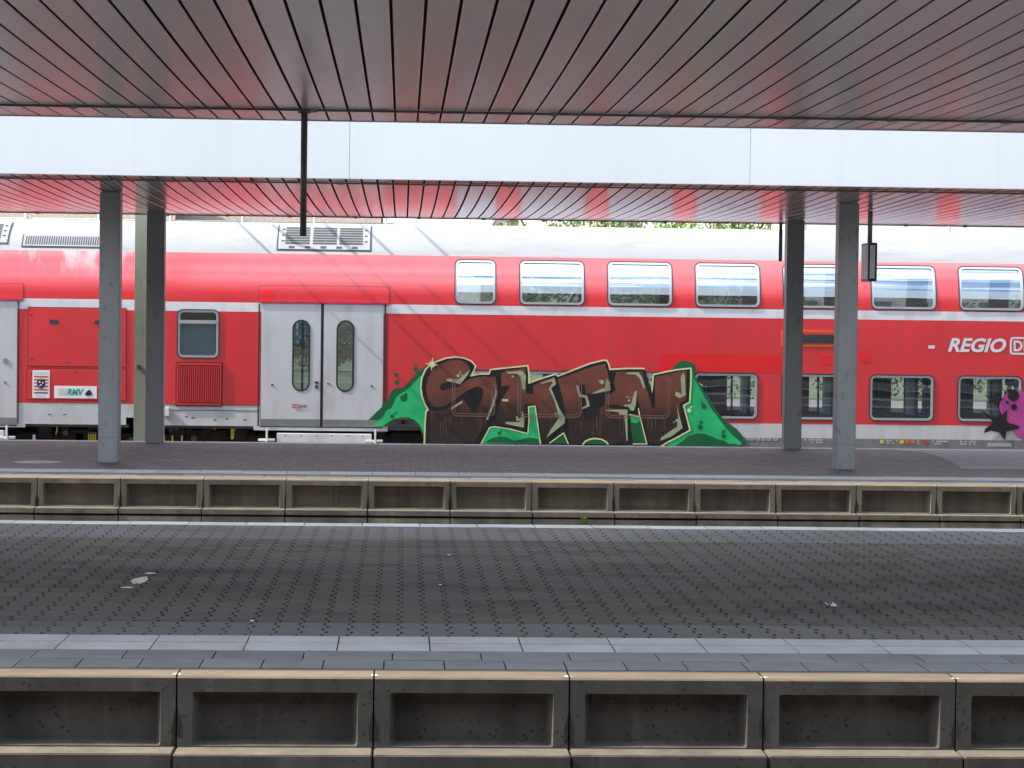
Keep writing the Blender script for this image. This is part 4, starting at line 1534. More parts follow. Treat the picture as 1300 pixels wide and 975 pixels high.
bogie(LC, TX(95), 1.0)
step_unit(LC, -127, 10)
m = MB()
for (u, v) in ((63, 526.3), (82, 526.5), (126, 527)):
    c = on_y(u, v, YT); m.face([(c.x - .03, YT - .004, c.z - .008), (c.x + .03, YT - .004, c.z - .008), (c.x + .015, YT - .004, c.z + .012), (c.x - .015, YT - .004, c.z + .012)])
m.build('lifting_mark', M['under2'], LC)
m = MB()
m.box(LB - .02, XA + .02, YT + .45, YT + 2.35, 0.05, 2.75)
m.build('gangway_bellows', M['rubber'], LC)


# ---- graffiti on the right coach ---------------------------------------------------------------------------------
def ZA(pts): return [(520 + x / 6.5, 440 + y / 6.5) for x, y in pts]
def ZBp(pts): return [(690 + x / 6.5, 440 + y / 6.5) for x, y in pts]
def ZC(pts): return [(440 + x / 8.125, 450 + y / 8.125) for x, y in pts]
def ZD(pts): return [(850 + x / 7.5, 450 + y / 7.5) for x, y in pts]
def ZE(pts): return [(1100 + x / 5.415, 400 + y / 5.415) for x, y in pts]


GM = MB()
GMATS = ['g_dark', 'g_light', 'g_black', 'g_line', 'brown', 'g_sage', 'g_bead', 'g_pink']
M['brown'] = brown_paint(TZ(700, 532), TZ(700, 500))


def tr(pts):
    return [(on_y(u, v, YT).x, on_y(u, v, YT).z) for u, v in pts]


def gfill(pts, mat, lay, ch=0):
    p = tr(pts)
    if ch:
        p = chaikin(p, ch)
    GM.poly(p, lambda a, b, d: (a, YT - .0145 - lay * .0012, b), m=GMATS.index(mat))


def gstroke(pts, mat, lay, w, closed=False, taper=False):
    """spray line of width w (photo pixels)"""
    p = [Vector(q) for q in tr(pts)]
    w = w / 78.0
    yy = YT - .0145 - lay * .0012
    mi = GMATS.index(mat)
    n = len(p)
    for k in range(n if closed else n - 1):
        a, b = p[k], p[(k + 1) % n]
        d = (b - a)
        if d.length < 1e-6:
            continue
        d.normalize()
        nn = Vector((-d.y, d.x)) * w / 2
        GM.face([(a.x + nn.x, yy, a.y + nn.y), (b.x + nn.x, yy, b.y + nn.y), (b.x - nn.x, yy, b.y - nn.y), (a.x - nn.x, yy, a.y - nn.y)], mi)
    for k, q in enumerate(p):
        GM.face([(q.x + w / 2 * math.cos(t), yy - .0002, q.y + w / 2 * math.sin(t)) for t in [2 * math.pi * j / 10 for j in range(10)]], mi)


def gdots(conv, cs, mat, lay, k=1.0):
    for x, y, r in cs:
        c = conv([(x, y)])[0]
        sc = {ZA: 6.5, ZBp: 6.5, ZC: 8.125, ZD: 7.5, ZE: 5.415}[conv]
        gfill([(c[0] + r / sc * math.cos(t), c[1] + r / sc * math.sin(t)) for t in [2 * math.pi * j / 12 for j in range(12)]], mat, lay)


# green ground, left
gfill(ZC([(150, 742), (230, 670), (300, 600), (360, 545), (375, 490), (430, 470), (440, 420), (475, 365), (520, 340), (560, 345), (600, 325), (650, 270), (700, 215), (750, 170), (800, 130), (860, 100), (930, 300), (930, 560), (815, 600), (815, 900), (800, 880), (770, 800), (740, 730), (700, 682), (620, 660), (540, 662), (460, 688), (425, 742)]), 'g_dark', 0)
gfill(ZC([(265, 742), (330, 682), (390, 628), (395, 600), (420, 570), (455, 560), (480, 520), (500, 460), (540, 415), (600, 380), (650, 340), (700, 290), (760, 225), (790, 205), (860, 300), (860, 560), (815, 600), (812, 850), (800, 830), (770, 750), (715, 682), (640, 648), (560, 650), (480, 668), (430, 700), (395, 720), (380, 742)]), 'g_light', 1)
gdots(ZC, [(515, 208, 22), (520, 288, 29), (715, 155, 28), (715, 105, 16)], 'g_dark', 2)
gdots(ZC, [(590, 450, 37), (612, 412, 16), (470, 640, 20), (495, 610, 10), (513, 603, 9)], 'g_dark', 2)
# green ground, right
gfill(ZD([(-20, 180), (40, 120), (70, 80), (120, 60), (180, 65), (230, 85), (255, 125), (250, 160), (235, 200), (270, 260), (330, 350), (390, 440), (440, 520), (480, 580), (540, 640), (600, 680), (650, 720), (690, 770), (725, 830), (720, 862), (-20, 880)]), 'g_dark', 0)
gfill(ZD([(150, 130), (205, 130), (228, 180), (225, 220), (270, 290), (330, 400), (400, 520), (460, 600), (520, 680), (590, 760), (660, 820), (690, 855), (640, 868), (-20, 875), (-20, 600), (150, 480)]), 'g_light', 1)
gfill(ZD([(40, 878), (110, 830), (180, 775), (260, 750), (330, 755), (400, 780), (450, 805), (520, 820), (560, 850), (640, 850), (650, 872)]), 'g_dark', 2)
gdots(ZD, [(325, 495, 24), (308, 463, 10), (290, 690, 24), (300, 645, 14), (512, 775, 22), (510, 735, 15), (530, 720, 8)], 'g_dark', 3)
gdots(ZD, [(184, 532, 19), (203, 500, 9)], 'g_line', 6)

# black word body
OUT = ZA([(120, 830), (128, 620), (135, 535), (152, 522), (125, 475), (102, 410), (92, 340), (100, 260), (130, 190), (170, 150), (230, 120), (300, 95), (380, 85), (450, 95), (510, 120), (545, 160), (530, 200), (505, 240), (580, 225), (655, 225), (667, 190), (800, 175), (975, 158), (985, 230), (983, 300), (1080, 265), (1205, 226)]) + \
    ZBp([(120, 243), (240, 195), (380, 140), (490, 113), (520, 113), (540, 150), (547, 188), (680, 180), (825, 180), (840, 220), (870, 330), (888, 405), (898, 320), (905, 232), (1000, 210), (1100, 190), (1215, 178), (1215, 300), (1205, 460), (1155, 485), (1180, 580), (1208, 690), (1100, 750), (1020, 790), (960, 830)])
gfill(OUT, 'g_black', 4)
gstroke(OUT, 'g_line', 5, 1.9)
# letter faces
S_ = ZA([(135, 340), (150, 260), (190, 195), (250, 145), (330, 112), (400, 108), (460, 125), (500, 168), (475, 240), (415, 312), (500, 265), (600, 243), (690, 255), (722, 310), (728, 400), (705, 500), (660, 590), (600, 690), (530, 800), (165, 800), (162, 560), (180, 500), (150, 430)])
gfill(S_, 'brown', 6)
gfill(ZA([(245, 335), (270, 300), (330, 285), (385, 300), (420, 320), (400, 335), (340, 335), (300, 355), (260, 362)]), 'g_black', 7, 1)
gstroke(ZA([(140, 440), (165, 490), (205, 515), (250, 515), (300, 500), (380, 455), (440, 405), (500, 365)]), 'g_black', 7, 4.6)
gfill(ZA([(430, 430), (470, 372), (540, 330), (592, 332), (607, 370), (592, 430), (560, 505), (535, 548), (508, 535), (470, 465)]), 'g_black', 8, 1)
H_ = ZA([(752, 225), (800, 195), (955, 178), (962, 300), (962, 392), (1018, 392), (1018, 325), (1090, 285), (1195, 250), (1215, 300), (1165, 340), (1200, 430), (1260, 560), (1282, 620), (1200, 700), (1120, 790), (1095, 790), (1082, 680), (1056, 560), (1045, 478), (955, 478), (955, 690), (880, 662), (690, 640), (740, 500), (760, 400)])
gfill(H_, 'brown', 6)
gfill(ZA([(735, 330), (830, 320), (800, 370), (765, 425), (735, 420)]), 'g_black', 7)
E_ = ZBp([(118, 268), (260, 216), (420, 160), (505, 140), (528, 210), (548, 350), (505, 372), (510, 500), (692, 518), (698, 800), (545, 800), (500, 752), (420, 737), (340, 757), (305, 800), (222, 800), (215, 690), (195, 600), (160, 440)])
gfill(E_, 'brown', 6)
gfill(ZBp([(285, 310), (335, 310), (345, 390), (400, 388), (510, 368), (505, 480), (465, 505), (450, 600), (345, 605), (320, 520), (300, 410)]), 'g_black', 7)
N_ = ZBp([(600, 208), (700, 205), (812, 207), (838, 300), (872, 420), (900, 505), (920, 495), (918, 250), (1000, 230), (1180, 197), (1178, 432), (1122, 472), (1132, 560), (1165, 682), (1050, 747), (960, 800), (875, 800), (832, 640), (790, 490), (770, 420), (745, 530), (700, 505), (600, 482), (510, 480), (520, 400), (560, 385), (595, 360), (578, 300)])
gfill(N_, 'brown', 6)
gstroke(ZBp([(828, 205), (850, 290), (880, 390), (905, 490)]), 'g_black', 7, 5)
gstroke(ZBp([(705, 520), (715, 800)]), 'g_black', 8, 5)
# green windows between the letters
I1 = ZA([(590, 800), (660, 668), (700, 660), (830, 680), (975, 718), (985, 600), (980, 498), (1035, 490), (1050, 600), (1065, 700), (1080, 800)])
gfill(I1, 'g_light', 8); gstroke(I1, 'g_line', 10, 1.45)
gfill(ZA([(618, 790), (680, 755), (740, 740), (800, 745), (860, 775), (920, 765), (980, 750), (1060, 760), (1068, 798)]), 'g_dark', 9)
gdots(ZA, [(740, 715, 15), (755, 693, 8)], 'g_dark', 9)
I2 = ZBp([(50, 795), (165, 712), (203, 800)])
gfill(I2, 'g_dark', 8); gstroke(I2, 'g_line', 10, 1.45)
I3 = ZBp([(325, 803), (345, 780), (380, 765), (420, 757), (480, 765), (515, 785), (530, 803)])
gfill(I3, 'g_dark', 8); gstroke(I3, 'g_line', 10, 2.0)
I4 = ZBp([(710, 562), (795, 575), (820, 680), (852, 803), (738, 803)])
gfill(I4, 'g_dark', 9); gstroke(I4, 'g_line', 10, 1.45)
gfill(ZBp([(716, 566), (792, 580), (800, 612), (760, 632), (722, 622)]), 'g_light', 10)
gstroke(ZBp([(795, 578), (782, 512)]), 'g_line', 10, 1.45)
# pale highlights
for pts in ([(305, 268), (350, 263), (400, 272), (500, 190), (475, 240), (415, 312), (370, 297), (310, 285)],
            [(338, 505), (432, 445), (437, 465), (345, 518)],
            [(705, 340), (722, 370), (700, 470), (645, 605), (630, 600), (670, 500), (700, 400)],
            [(800, 207), (930, 200), (960, 240), (952, 355), (930, 350), (915, 252), (890, 224), (810, 224)],
            [(1080, 300), (1190, 260), (1208, 310), (1167, 342), (1190, 400), (1235, 510), (1282, 590), (1278, 632), (1200, 692), (1128, 752), (1160, 690), (1210, 620), (1232, 585), (1200, 460), (1148, 345), (1180, 300), (1170, 285), (1090, 306)],
            [(790, 620), (905, 625), (930, 530), (947, 580), (942, 667), (860, 652), (795, 637)]):
    gfill(ZA(pts), 'g_sage', 9)
for pts in ([(270, 320), (288, 320), (305, 395), (360, 405), (382, 490), (320, 517), (318, 503), (357, 480), (342, 420), (290, 415)],
            [(395, 390), (450, 360), (505, 340), (515, 260), (545, 290), (552, 360), (470, 378)],
            [(680, 215), (780, 210), (815, 260), (838, 340), (825, 347), (790, 260), (760, 230), (685, 227)],
            [(750, 370), (770, 365), (760, 480), (745, 530), (715, 525), (700, 495), (665, 492), (665, 480), (720, 475)],
            [(510, 520), (692, 520), (692, 562), (625, 562), (620, 540), (520, 530)],
            [(665, 562), (690, 562), (694, 778), (682, 772)],
            [(1130, 260), (1150, 215), (1165, 240), (1172, 400), (1120, 427), (1085, 402), (1090, 370), (1140, 392)],
            [(1100, 480), (1117, 560), (1147, 670), (1060, 737), (962, 777), (970, 750), (1040, 700), (1100, 660), (1110, 590)]):
    gfill(ZBp(pts), 'g_sage', 9)
gdots(ZA, [(400, 240, 14), (415, 212, 8), (432, 233, 7), (893, 600, 15), (884, 578, 8), (1205, 560, 14), (850, 245, 10)], 'g_sage', 10)
gdots(ZBp, [(480, 292, 18), (462, 285, 9), (705, 445, 11), (690, 415, 7), (712, 420, 6), (1100, 610, 13), (1075, 625, 7), (105, 570, 14)], 'g_sage', 10)
# runs of thin paint
_rg = random.Random(17)
for _ in range(26):
    a = _rg.choice((ZA, ZA, ZBp, ZBp))
    x_ = _rg.uniform(190, 640) if a is ZA else _rg.choice((_rg.uniform(300, 470), _rg.uniform(560, 680), _rg.uniform(850, 1000)))
    y_ = _rg.uniform(560, 640)
    gstroke(a([(x_, y_), (x_ + _rg.uniform(-2, 2), y_ + _rg.uniform(40, 130))]), 'g_bead', 11, .32)
# pale star
cx, cy = 548.5, 462.5
star = []
for k in range(16):
    r = (8.5, 3.2, 4.6, 3.2)[k % 4]
    if k == 12: r = 10.5
    t = 2 * math.pi * k / 16 + .12
    star.append((cx + r * math.cos(t), cy + r * math.sin(t)))
gfill(star, 'g_line', 12)
# frames of the painted-over windows show as thin ridges
for w in lows[:3] + [lows[3]]:
    for ins, wd in ((0.006, .012), (0.045, .009)):
        A = rrect(w[0] + ins, w[1] - ins, w[2] + ins, w[3] - ins, .10 - ins * .8, 6)
        B = rrect(w[0] + ins + wd, w[1] - ins - wd, w[2] + ins + wd, w[3] - ins - wd, .10 - (ins + wd) * .8, 6)
        yy = YT - .0145 - 15 * .0012
        if w is lows[3]:
            continue
        for k in range(len(A)):
            k2 = (k + 1) % len(A)
            zmid = (A[k][1] + A[k2][1]) / 2
            if zmid > w[3] - .10:
                continue
            GM.face([(A[k][0], yy, A[k][1]), (A[k2][0], yy, A[k2][1]), (B[k2][0], yy, B[k2][1]), (B[k][0], yy, B[k][1])], GMATS.index('g_bead'))
# tiny white label
q = rect_px(637.5, 506.5, 645, 509.5)
GM.face([(q[0], YT - .034, q[2]), (q[1], YT - .034, q[2]), (q[1], YT - .034, q[3]), (q[0], YT - .034, q[3])], GMATS.index('g_line'))
go = GM.build('graffiti', [M[k] for k in GMATS], RC)
go['label'] = 'graffiti lettering SHEN in brown with black and pale outlines on green'

# magenta graffiti further right
GM = MB()
gfill(ZE([(905, 640), (925, 575), (965, 530), (1010, 515), (1060, 520), (1140, 540), (1240, 520), (1420, 560), (1480, 700), (1400, 860), (1250, 885), (1100, 870), (1030, 830), (1010, 790), (980, 740), (930, 690)]), 'g_pink', 0, 2)
gfill(ZE([(800, 545), (850, 562), (880, 555), (905, 535), (898, 570), (945, 578), (905, 592), (905, 640), (880, 605), (835, 602), (850, 578)]), 'g_black', 2)
gfill(ZE([(775, 645), (880, 712), (925, 690), (965, 648), (960, 735), (1050, 762), (1045, 780), (960, 800), (950, 860), (915, 808), (855, 795), (805, 812), (815, 780), (860, 748), (870, 735)]), 'g_black', 2)
gdots(ZE, [(1008, 552, 40), (1012, 632, 22), (966, 601, 10)], 'g_black', 3)
gfill(ZE([(1085, 600), (1180, 560), (1300, 640), (1290, 800), (1180, 840), (1100, 780)]), 'g_black', 2, 2)
go2 = GM.build('graffiti', [M[k] for k in GMATS], RC)
go2['label'] = 'magenta graffiti with black stars and dots at the right edge'

# ------------------------------------------------------------------ rails under the train (one track thing)
tk = thing('railway_track', 'steel rails on concrete sleepers under the red train', 'track', (0, YT + 1.4, -0.85))
m = MB()
for yy in (YT + .68, YT + 2.12):
    m.box(-60, 70, yy - .035, yy + .035, -.78, -.70)
m.build('rail', M['under2'], tk)
m = MB()
for k in range(60):
    x = -20 + k * .65
    m.box(x, x + .26, YT + .1, YT + 2.7, -.88, -.785)
m.build('sleepers', M['platform_body'], tk)

# ------------------------------------------------------------------ catenary mast
my = 35.3
mx = on_y(179.5, 420, my).x
ms = thing('catenary_mast', 'pale green steel catenary mast beside a dark column in front of the train', 'mast', (mx, my, -0.85))
m = MB()
w_ = 0.094
m.box(mx - w_, mx + w_, my - .11, my - .095, -.85, 9.0)
m.box(mx - w_, mx + w_, my + .095, my + .11, -.85, 9.0)
m.box(mx - .008, mx + .008, my - .095, my + .095, -.85, 9.0)
m.build('post', M['mast'], ms)
m = MB(); c = on_y(176.5, 466, my - .12)
m.tube([(c.x, my - .14, c.z), (c.x, my - .111, c.z)], .035, 14); m.build('bolt_head', M['under2'], ms)
m = MB(); m.box(mx - .3, mx + .3, my - .3, my + .3, -.86, -.66, bev=.02); m.build('foundation', M['platform_body'], ms)
for (pts, r) in (([(mx, my, 4.55), (mx, 37.2, 4.5), (mx, 38.9, 4.45)], [.010, .018, .024]),
                 ([(mx, my, 5.25), (mx, 36.4, 5.32), (mx, 37.3, 5.35), (mx + .02, 37.75, 5.28), (mx + .10, 37.9, 4.95), (mx + .22, 38.6, 4.75)], [.012, .018, .028, .032, .032, .03]),
                 ([(mx, my, 5.75), (mx, 37.4, 5.80), (mx, 39.2, 5.85)], [.012, .030, .036]),
                 ([(mx, my, 6.35), (mx, 37.4, 6.38), (mx, 39.2, 6.40)], [.010, .022, .026]),
                 ([(mx, my, 7.2), (mx, 37.4, 7.22), (mx, 39.2, 7.25)], [.010, .022, .026])):
    m = MB(); m.tube(pts, r, 10); m.build('cantilever_arm', M['steel'], ms)

# ------------------------------------------------------------------ small things on the platforms
c = on_z(48, 587)
m = MB()
m.tube([(c.x, c.y, 0.0015), (c.x, c.y, 0.006)], .27, 32, cap=True)
o = m.build('manhole_cover', M['guide'], origin=(c.x, c.y, 0)); tag(o, 'round pale cover set in the far platform left of the front column', 'cover')


def irregular(cx_, cy_, rx, ry, n, seed, z, jag=.35):
    rng = random.Random(seed)
    return [(cx_ + rx * math.cos(2 * math.pi * k / n) * rng.uniform(1 - jag, 1), cy_ + ry * math.sin(2 * math.pi * k / n) * rng.uniform(1 - jag, 1), z) for k in range(n)]


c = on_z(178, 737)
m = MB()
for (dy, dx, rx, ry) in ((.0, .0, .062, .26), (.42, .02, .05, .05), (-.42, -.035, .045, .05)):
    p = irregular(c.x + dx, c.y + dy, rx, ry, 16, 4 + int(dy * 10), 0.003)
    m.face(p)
M['sun_fleck_decal'] = pmat('painted_sun_fleck', (0.72, 0.68, 0.56), 0.8, var=0.3, scale=14)  # sun flecks put into the colour as flat pale patches
o = m.build('sun_fleck_decal', M['sun_fleck_decal'], origin=(c.x, c.y, 0)); tag(o, 'sun fleck painted as a pale patch on the dark near platform pavers at left', 'sun_fleck_decal')
c = on_z(1055, 769)
m = MB()
rng = random.Random(3)
for k in range(6):
    x, y = c.x + rng.uniform(-.035, .035), c.y + rng.uniform(-.06, .06)
    a = rng.uniform(0, 3)
    e = .022
    m.face([(x + e * math.cos(a), y + e * math.sin(a), .004), (x + e * math.cos(a + 1.7), y + e * math.sin(a + 1.7), .016 + rng.uniform(0, .012)), (x + e * math.cos(a + 3.2), y + e * math.sin(a + 3.2), .006), (x + e * math.cos(a + 4.6), y + e * math.sin(a + 4.6), .004)])
o = m.build('paper_scrap', M['white'], origin=(c.x, c.y, 0)); tag(o, 'crumpled white paper scrap on the near platform', 'litter')
# flat specks of litter, near platform
for k, (u, v, lb) in enumerate(((320, 789, 'tiny pale speck of litter on near platform pavers at left of centre'), (559, 743, 'small pale crumb of litter beside the middle of near platform'), (570, 705, 'small grey flake lying far back on near platform'))):
    c = on_z(u, v)
    m = MB(); p = irregular(c.x, c.y, .014, .035, 8, k + 20, .005); m.face(p)
    o = m.build('litter_speck', M['white'], origin=(c.x, c.y, 0)); tag(o, lb, 'litter')

# weeds in the wall joints
M['weed'] = pmat('weed_leaf', (0.22, 0.30, 0.05), 0.6, var=0.3, scale=20)


def weed(u, v, h, n, label):
    c = on_y(u, v, P2_N - .19)
    m = MB()
    rng = random.Random(int(u))
    for k in range(n):
        a, l = rng.uniform(-.9, .9), rng.uniform(.5, 1) * h
        tip = Vector((c.x + math.sin(a) * l * .5, c.y - rng.uniform(.0, .05), c.z + l * math.cos(a)))
        b = Vector((c.x + rng.uniform(-.012, .012), c.y - .003, c.z))
        m.face([b + Vector((-.004, 0, 0)), b + Vector((.004, 0, 0)), (b + tip) / 2 + Vector((.018, -.01, 0)), tip, (b + tip) / 2 + Vector((-.018, -.01, 0))])
    o = m.build('weed', M['weed'], origin=c); tag(o, label, 'plant', 'weeds in the platform wall joints')


weed(741, 664, .10, 16, 'largest yellow-green weed growing from the wall joint near photo centre')
weed(907, 667, .035, 6, 'tiny weed in the wall joint, left of the rightmost one')
weed(967, 670, .045, 8, 'rightmost small weed in the platform wall joint')

# ------------------------------------------------------------------ beyond the train
M['leaf'] = pmat('tree_leaf', (0.17, 0.235, 0.05), 0.6, var=0.4, scale=1.5)
M['leaf2'] = pmat('tree_leaf_dark', (0.085, 0.14, 0.03), 0.6, var=0.4, scale=1.5)
M['bush_leaf'] = pmat('bush_leaf', (0.075, 0.095, 0.042), 0.7, var=0.4, scale=2)
M['bush_leaf_dark'] = pmat('bush_leaf_dark', (0.040, 0.056, 0.026), 0.7, var=0.4, scale=2)
M['bark'] = pmat('bark', (0.10, 0.08, 0.06), 0.9, var=0.3, scale=8)
for k in ('leaf', 'leaf2'):
    M[k].node_tree.nodes['Principled BSDF'].inputs['Subsurface Weight'].default_value = 0.0


def leaves(mb, cx_, cy_, cz_, rx, ry, rz, n, size, rng):
    for _ in range(n):
        while True:
            p = Vector((rng.uniform(-1, 1), rng.uniform(-1, 1), rng.uniform(-1, 1)))
            if p.length < 1: break
        p = p.normalized() * (p.length ** .6)
        c = Vector((cx_ + p.x * rx, cy_ + p.y * ry, cz_ + p.z * rz))
        a = Vector((rng.uniform(-1, 1), rng.uniform(-1, 1), rng.uniform(-1, 1))).normalized()
        b = a.orthogonal().normalized()
        s = size * rng.uniform(.6, 1.3)
        mb.face([c - a * s, c + b * s * .45, c + a * s, c - b * s * .45], rng.choice((0, 0, 1)))


def tree(u, y, h, r, label, seed, z0=-0.6, n=2600, grp='trees beyond the train'):
    x = on_y(u, 400, y).x
    rng = random.Random(seed)
    t = thing('tree', label, 'tree', (x, y, z0), grp)
    m = MB()
    pts = [(x, y, z0)]
    for k in range(1, 5):
        pts.append((x + rng.uniform(-.15, .15), y + rng.uniform(-.15, .15), z0 + h * .17 * k))
    m.tube(pts, [.17, .15, .12, .09, .05], 8)
    for k in range(6):
        a = rng.uniform(0, 6.28)
        b = Vector(pts[1 + k % 4])
        m.tube([b, b + Vector((math.cos(a) * r * .4, math.sin(a) * r * .4, h * .12)), b + Vector((math.cos(a) * r * .7, math.sin(a) * r * .7, h * .26))], [.06, .04, .02], 6)
    m.build('trunk', M['bark'], t)
    m = MB()
    for k in range(13):
        a, d = rng.uniform(0, 6.28), rng.uniform(.1, .75) * r
        cz = z0 + h * rng.uniform(.32, .86)
        s = rng.uniform(.34, .55) * r
        leaves(m, x + math.cos(a) * d, y + math.sin(a) * d, cz, s, s, s * .8, n // 13, .11, rng)
    m.build('crown', [M['leaf'], M['leaf2']], t)


tree(690, 66, 6.4, 1.7, 'leftmost of the sunlit green trees rising above the train roof', 1)
tree(770, 70, 6.9, 2.0, 'broad sunlit tree above the third upper window of the train', 2)
tree(850, 67, 6.2, 1.8, 'sunlit tree above the gap between third and fourth upper windows', 3)
tree(935, 71, 6.8, 2.0, 'rightmost of the sunlit trees, left of the right rear column', 4)


def bush(u, y, w, h, label, seed, z0=.1):
    x = on_y(u, 480, y).x
    rng = random.Random(seed)
    m = MB()
    for k in range(7):
        leaves(m, x + rng.uniform(-.5, .5) * w, y + rng.uniform(-.3, .3), z0 + h * rng.uniform(.25, .75), w * .3, .45, h * .38, 420, .055, rng)
    o = m.build('bush', [M['bush_leaf'], M['bush_leaf_dark']], origin=(x, y, z0)); tag(o, label, 'bush', 'bushes seen through the lower windows')


bush(900, 50.5, 2.4, 2.0, 'bush seen through the lower window right of the big lettering', 31)
bush(1035, 51, 2.6, 2.2, 'bush seen through the lower window between the right columns', 32)
bush(1130, 50.5, 2.4, 2.0, 'bush seen through the lower window just right of the front column', 33)
bush(1240, 51, 2.6, 2.2, 'bush seen through the lower window beside the magenta graffiti', 34)
bush(430, 66, 2.6, 1.9, 'bush seen through the oval panes of the train door', 35)
# light strip of paving and a low wall beyond the tracks
m = MB()
m.box(-30, 40, 44.0, 48.5, -.9, .18)
o = m.build('far_platform', pmat('sunlit_pale_concrete', (0.13, 0.125, 0.115), 0.9, var=.15), None); tag(o, kind='structure')
m = MB()
m.face([(-60, 48.6, .1), (80, 48.6, .1), (80, 95, .6), (-60, 95, .6)])
o = m.build('grass_bank', pmat('rough_grass', (0.085, 0.095, 0.045), .9, var=.4, scale=3, bump=.5, bscale=20)); tag(o, kind='structure')

# buildings beyond
M['tile'] = pmat('brown_roof_tiles', (0.20, 0.155, 0.125), .85, var=.35, scale=5, stretch=(3, 1, 3))
M['stucco'] = pmat('pale_render', (0.72, 0.70, 0.67), .9, var=.06)
M['brickwall'] = pmat('brown_brick', (0.22, 0.13, 0.09), .9, var=.3, scale=6)
M['dark_glass'] = pmat('dark_window_glass', (0.08, 0.11, 0.14), .15, var=.2)


def house(u0, u1, y, ze, zr, depth, wall, label, nwin, gable_front=False, chimney=None, win_z=None):
    x0, x1 = on_y(u0, 400, y).x, on_y(u1, 400, y).x
    h = thing('house', label, 'house', ((x0 + x1) / 2, y, 0))
    m = MB()
    m.box(x0, x1, y, y + depth, -.6, ze)
    if gable_front:
        xm = (x0 + x1) / 2
        m.face([(x0, y, ze), (x1, y, ze), (xm, y, zr)])
    m.build('wall', wall, h)
    m = MB()
    ov = .35
    if gable_front:
        xm = (x0 + x1) / 2
        for s, xe in ((0, x0 - ov), (1, x1 + ov)):
            zz = ze - ov * (zr - ze) / (xm - x0)
            m.face([(xe, y - .3, zz), (xm, y - .3, zr + .02), (xm, y + depth, zr + .02), (xe, y + depth, zz)])
            m.face([(xe, y - .3, zz), (xm, y - .3, zr + .02), (xm, y - .3, zr + .16), (xe, y - .3, zz + .14)])
            m.face([(xe, y - .3, zz + .14), (xm, y - .3, zr + .16), (xm, y + depth, zr + .16), (xe, y + depth, zz + .14)])
    else:
        ym = y + depth / 2
        m.face([(x0 - ov, y - ov, ze - .1), (x1 + ov, y - ov, ze - .1), (x1 + ov, ym, zr), (x0 - ov, ym, zr)])
        m.face([(x0 - ov, y + depth + ov, ze - .1), (x1 + ov, y + depth + ov, ze - .1), (x1 + ov, ym, zr), (x0 - ov, ym, zr)])
        m.face([(x0 - ov, y - ov, ze - .1), (x1 + ov, y - ov, ze - .1), (x1 + ov, y - ov, ze - .25), (x0 - ov, y - ov, ze - .25)])
    rf = m.build('roof', M['tile'], h)
    if chimney:
        xc = on_y(chimney, 400, y).x
        m = MB(); m.box(xc - .35, xc + .35, y + depth * .3, y + depth * .3 + .6, ze, zr + .9); m.build('chimney', M['brickwall'], rf)
    for k in range(nwin):
        x = x0 + (x1 - x0) * (k + .5) / nwin
        for zz in (win_z or (0.9, 3.7)):
            m = MB(); m.box(x - .5, x + .5, y - .04, y + .02, zz, zz + 1.3); f = m.build('window', M['stripe'], h)
            m = MB(); m.box(x - .42, x + .42, y - .06, y - .042, zz + .08, zz + 1.22); m.build('pane', M['dark_glass'], f)
    return h


house(-150, 205, 78, 4.2, 8.4, 9, M['stucco'], 'long pale house with brown roof behind the left end of the train', 6, win_z=(0.9,))
house(215, 470, 84, 4.5, 9.0, 10, M['brickwall'], 'brick house with brown tiled roof behind the roof vent of the train', 5, chimney=440, win_z=(0.9,))
house(610, 665, 92, 4.6, 6.3, 8, M['stucco'], 'small gabled house with chimney behind the first upper windows', 2, gable_front=True, chimney=650, win_z=(0.9,))
house(1000, 1420, 88, 9.5, 13, 12, M['stucco'], 'white apartment house with small windows behind the right end of the train', 9, win_z=(1.5, 7.6))
sb = thing('sky_blocker_building', 'made-up long sandstone building behind the camera, added to block horizon sky in reflections', 'building', (4, -22, 0))  # unseen building added to block bright sky in the train's reflections
m = MB(); m.box(-40, 50, -32, -22, -.85, 9.0); m.build('wall', pmat('sky_blocker_sandstone', (0.26, 0.20, 0.15), .9, var=.2, scale=2), sb)
m = MB(); m.box(-41, 51, -33, -21.5, 9.0, 9.4); m.build('roof', M['tile'], sb)
for k in range(14):
    for zz in (.6, 4.6):
        m = MB(); x = -36 + 6.2 * k; m.box(x, x + 1.6, -22.0, -21.9, zz, zz + 2.4); m.build('window', M['dark_glass'], sb)

# railing in front of the left houses
fe = thing('railing', 'thin steel railing in front of the brown roofs above the train', 'railing', (on_y(250, 400, 62).x, 62, .3))
m = MB()
xa, xb = on_y(-60, 400, 62).x, on_y(500, 400, 62).x
for zz in (4.32, 4.02):
    m.tube([(xa, 62, zz), (xb, 62, zz)], .02, 6)
m.build('handrail', M['steel'], fe)
k = 0
x = xa
while x < xb:
    m = MB(); m.tube([(x, 62, .2), (x, 62, 4.55)], .035, 6); m.build('post', M['steel'], fe)
    x += 1.9

for u_, lb_ in ((1022, 'slender grey post above the train roof between the right columns, left of its pair'), (1063, 'slender grey post above the train roof touching the right front column'), (1205, 'slender grey post above the train roof near the right edge'), (757, 'slender dark post among the trees left of centre of their row'), (905, 'slender dark post in front of the rightmost sunlit tree')):
    x_ = on_y(u_, 285, 58).x
    m = MB(); m.tube([(x_, 58, .3), (x_, 58, 4.9)], [.05, .035], 8)
    tag(m.build('lamp_post', M['steel'] if u_ > 1000 else M['pole'], origin=(x_, 58, .3)), lb_, 'post', 'posts beyond the train')

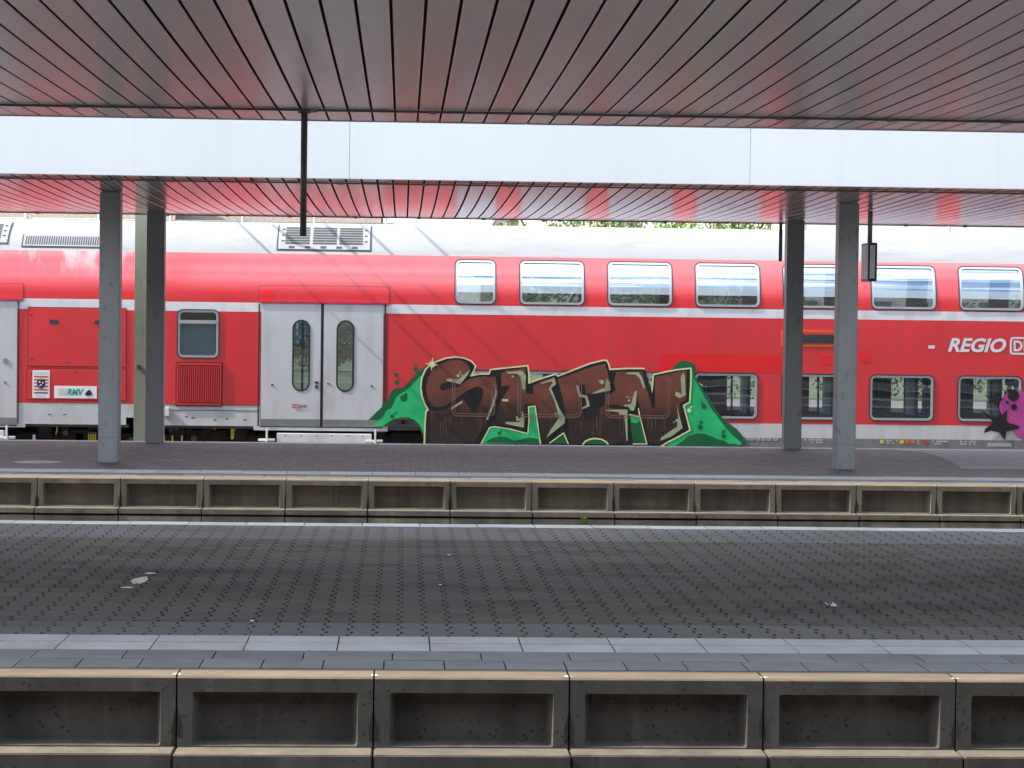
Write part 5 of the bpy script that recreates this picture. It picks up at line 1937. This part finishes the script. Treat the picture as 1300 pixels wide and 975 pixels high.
# ------------------------------------------------------------------ light
to_sun = Vector((-1.05, -0.12, 1.0)).normalized()
elev = math.asin(to_sun.z)
az = math.atan2(to_sun.x, to_sun.y)              # from +y towards +x
W = bpy.data.worlds.new('World')
S.world = W
W.use_nodes = True
nt = W.node_tree
nt.nodes.clear()
out = nt.nodes.new('ShaderNodeOutputWorld')
bg = nt.nodes.new('ShaderNodeBackground')
sky = nt.nodes.new('ShaderNodeTexSky')
sky.sky_type = 'NISHITA'
sky.sun_disc = False
sky.sun_elevation = elev
sky.sun_rotation = az
sky.altitude = 100
sky.dust_density = 2.0
tc = nt.nodes.new('ShaderNodeTexCoord')
mp = nt.nodes.new('ShaderNodeMapping')
mp.inputs['Scale'].default_value = (1.0, 1.0, 2.6)
ns = nt.nodes.new('ShaderNodeTexNoise')
ns.inputs['Scale'].default_value = 2.4
ns.inputs['Detail'].default_value = 7
ns.inputs['Roughness'].default_value = 0.55
rp = nt.nodes.new('ShaderNodeMapRange')
rp.inputs['From Min'].default_value = 0.42
rp.inputs['From Max'].default_value = 0.60
mxc = nt.nodes.new('ShaderNodeMix')
mxc.data_type = 'RGBA'
mxc.inputs[7].default_value = (11.5, 12.0, 12.9, 1)
L = nt.links.new
L(tc.outputs['Generated'], mp.inputs['Vector'])
L(mp.outputs[0], ns.inputs['Vector'])
L(ns.outputs['Fac'], rp.inputs['Value'])
L(rp.outputs[0], mxc.inputs[0])
L(sky.outputs[0], mxc.inputs[6])
L(mxc.outputs[2], bg.inputs['Color'])
bg.inputs['Strength'].default_value = 0.13
L(bg.outputs[0], out.inputs[0])

sd = bpy.data.lights.new('sun', 'SUN')
sd.energy = 4.0
sd.angle = R(0.53)
sd.color = (1.0, 0.95, 0.87)
so = bpy.data.objects.new('sun', sd)
COL.objects.link(so)
so.rotation_euler = to_sun.to_track_quat('Z', 'Y').to_euler()
so.location = (0, 0, 30)

S.view_settings.view_transform = 'Standard'
S.view_settings.look = 'None'
S.view_settings.exposure = 1.22
S.view_settings.gamma = 1.0
S.view_settings.use_curve_mapping = False
S.render.engine = 'CYCLES'
S.cycles.max_bounces = 8
S.cycles.transparent_max_bounces = 16
S.cycles.use_denoising = True
S.cycles.sample_clamp_indirect = 6
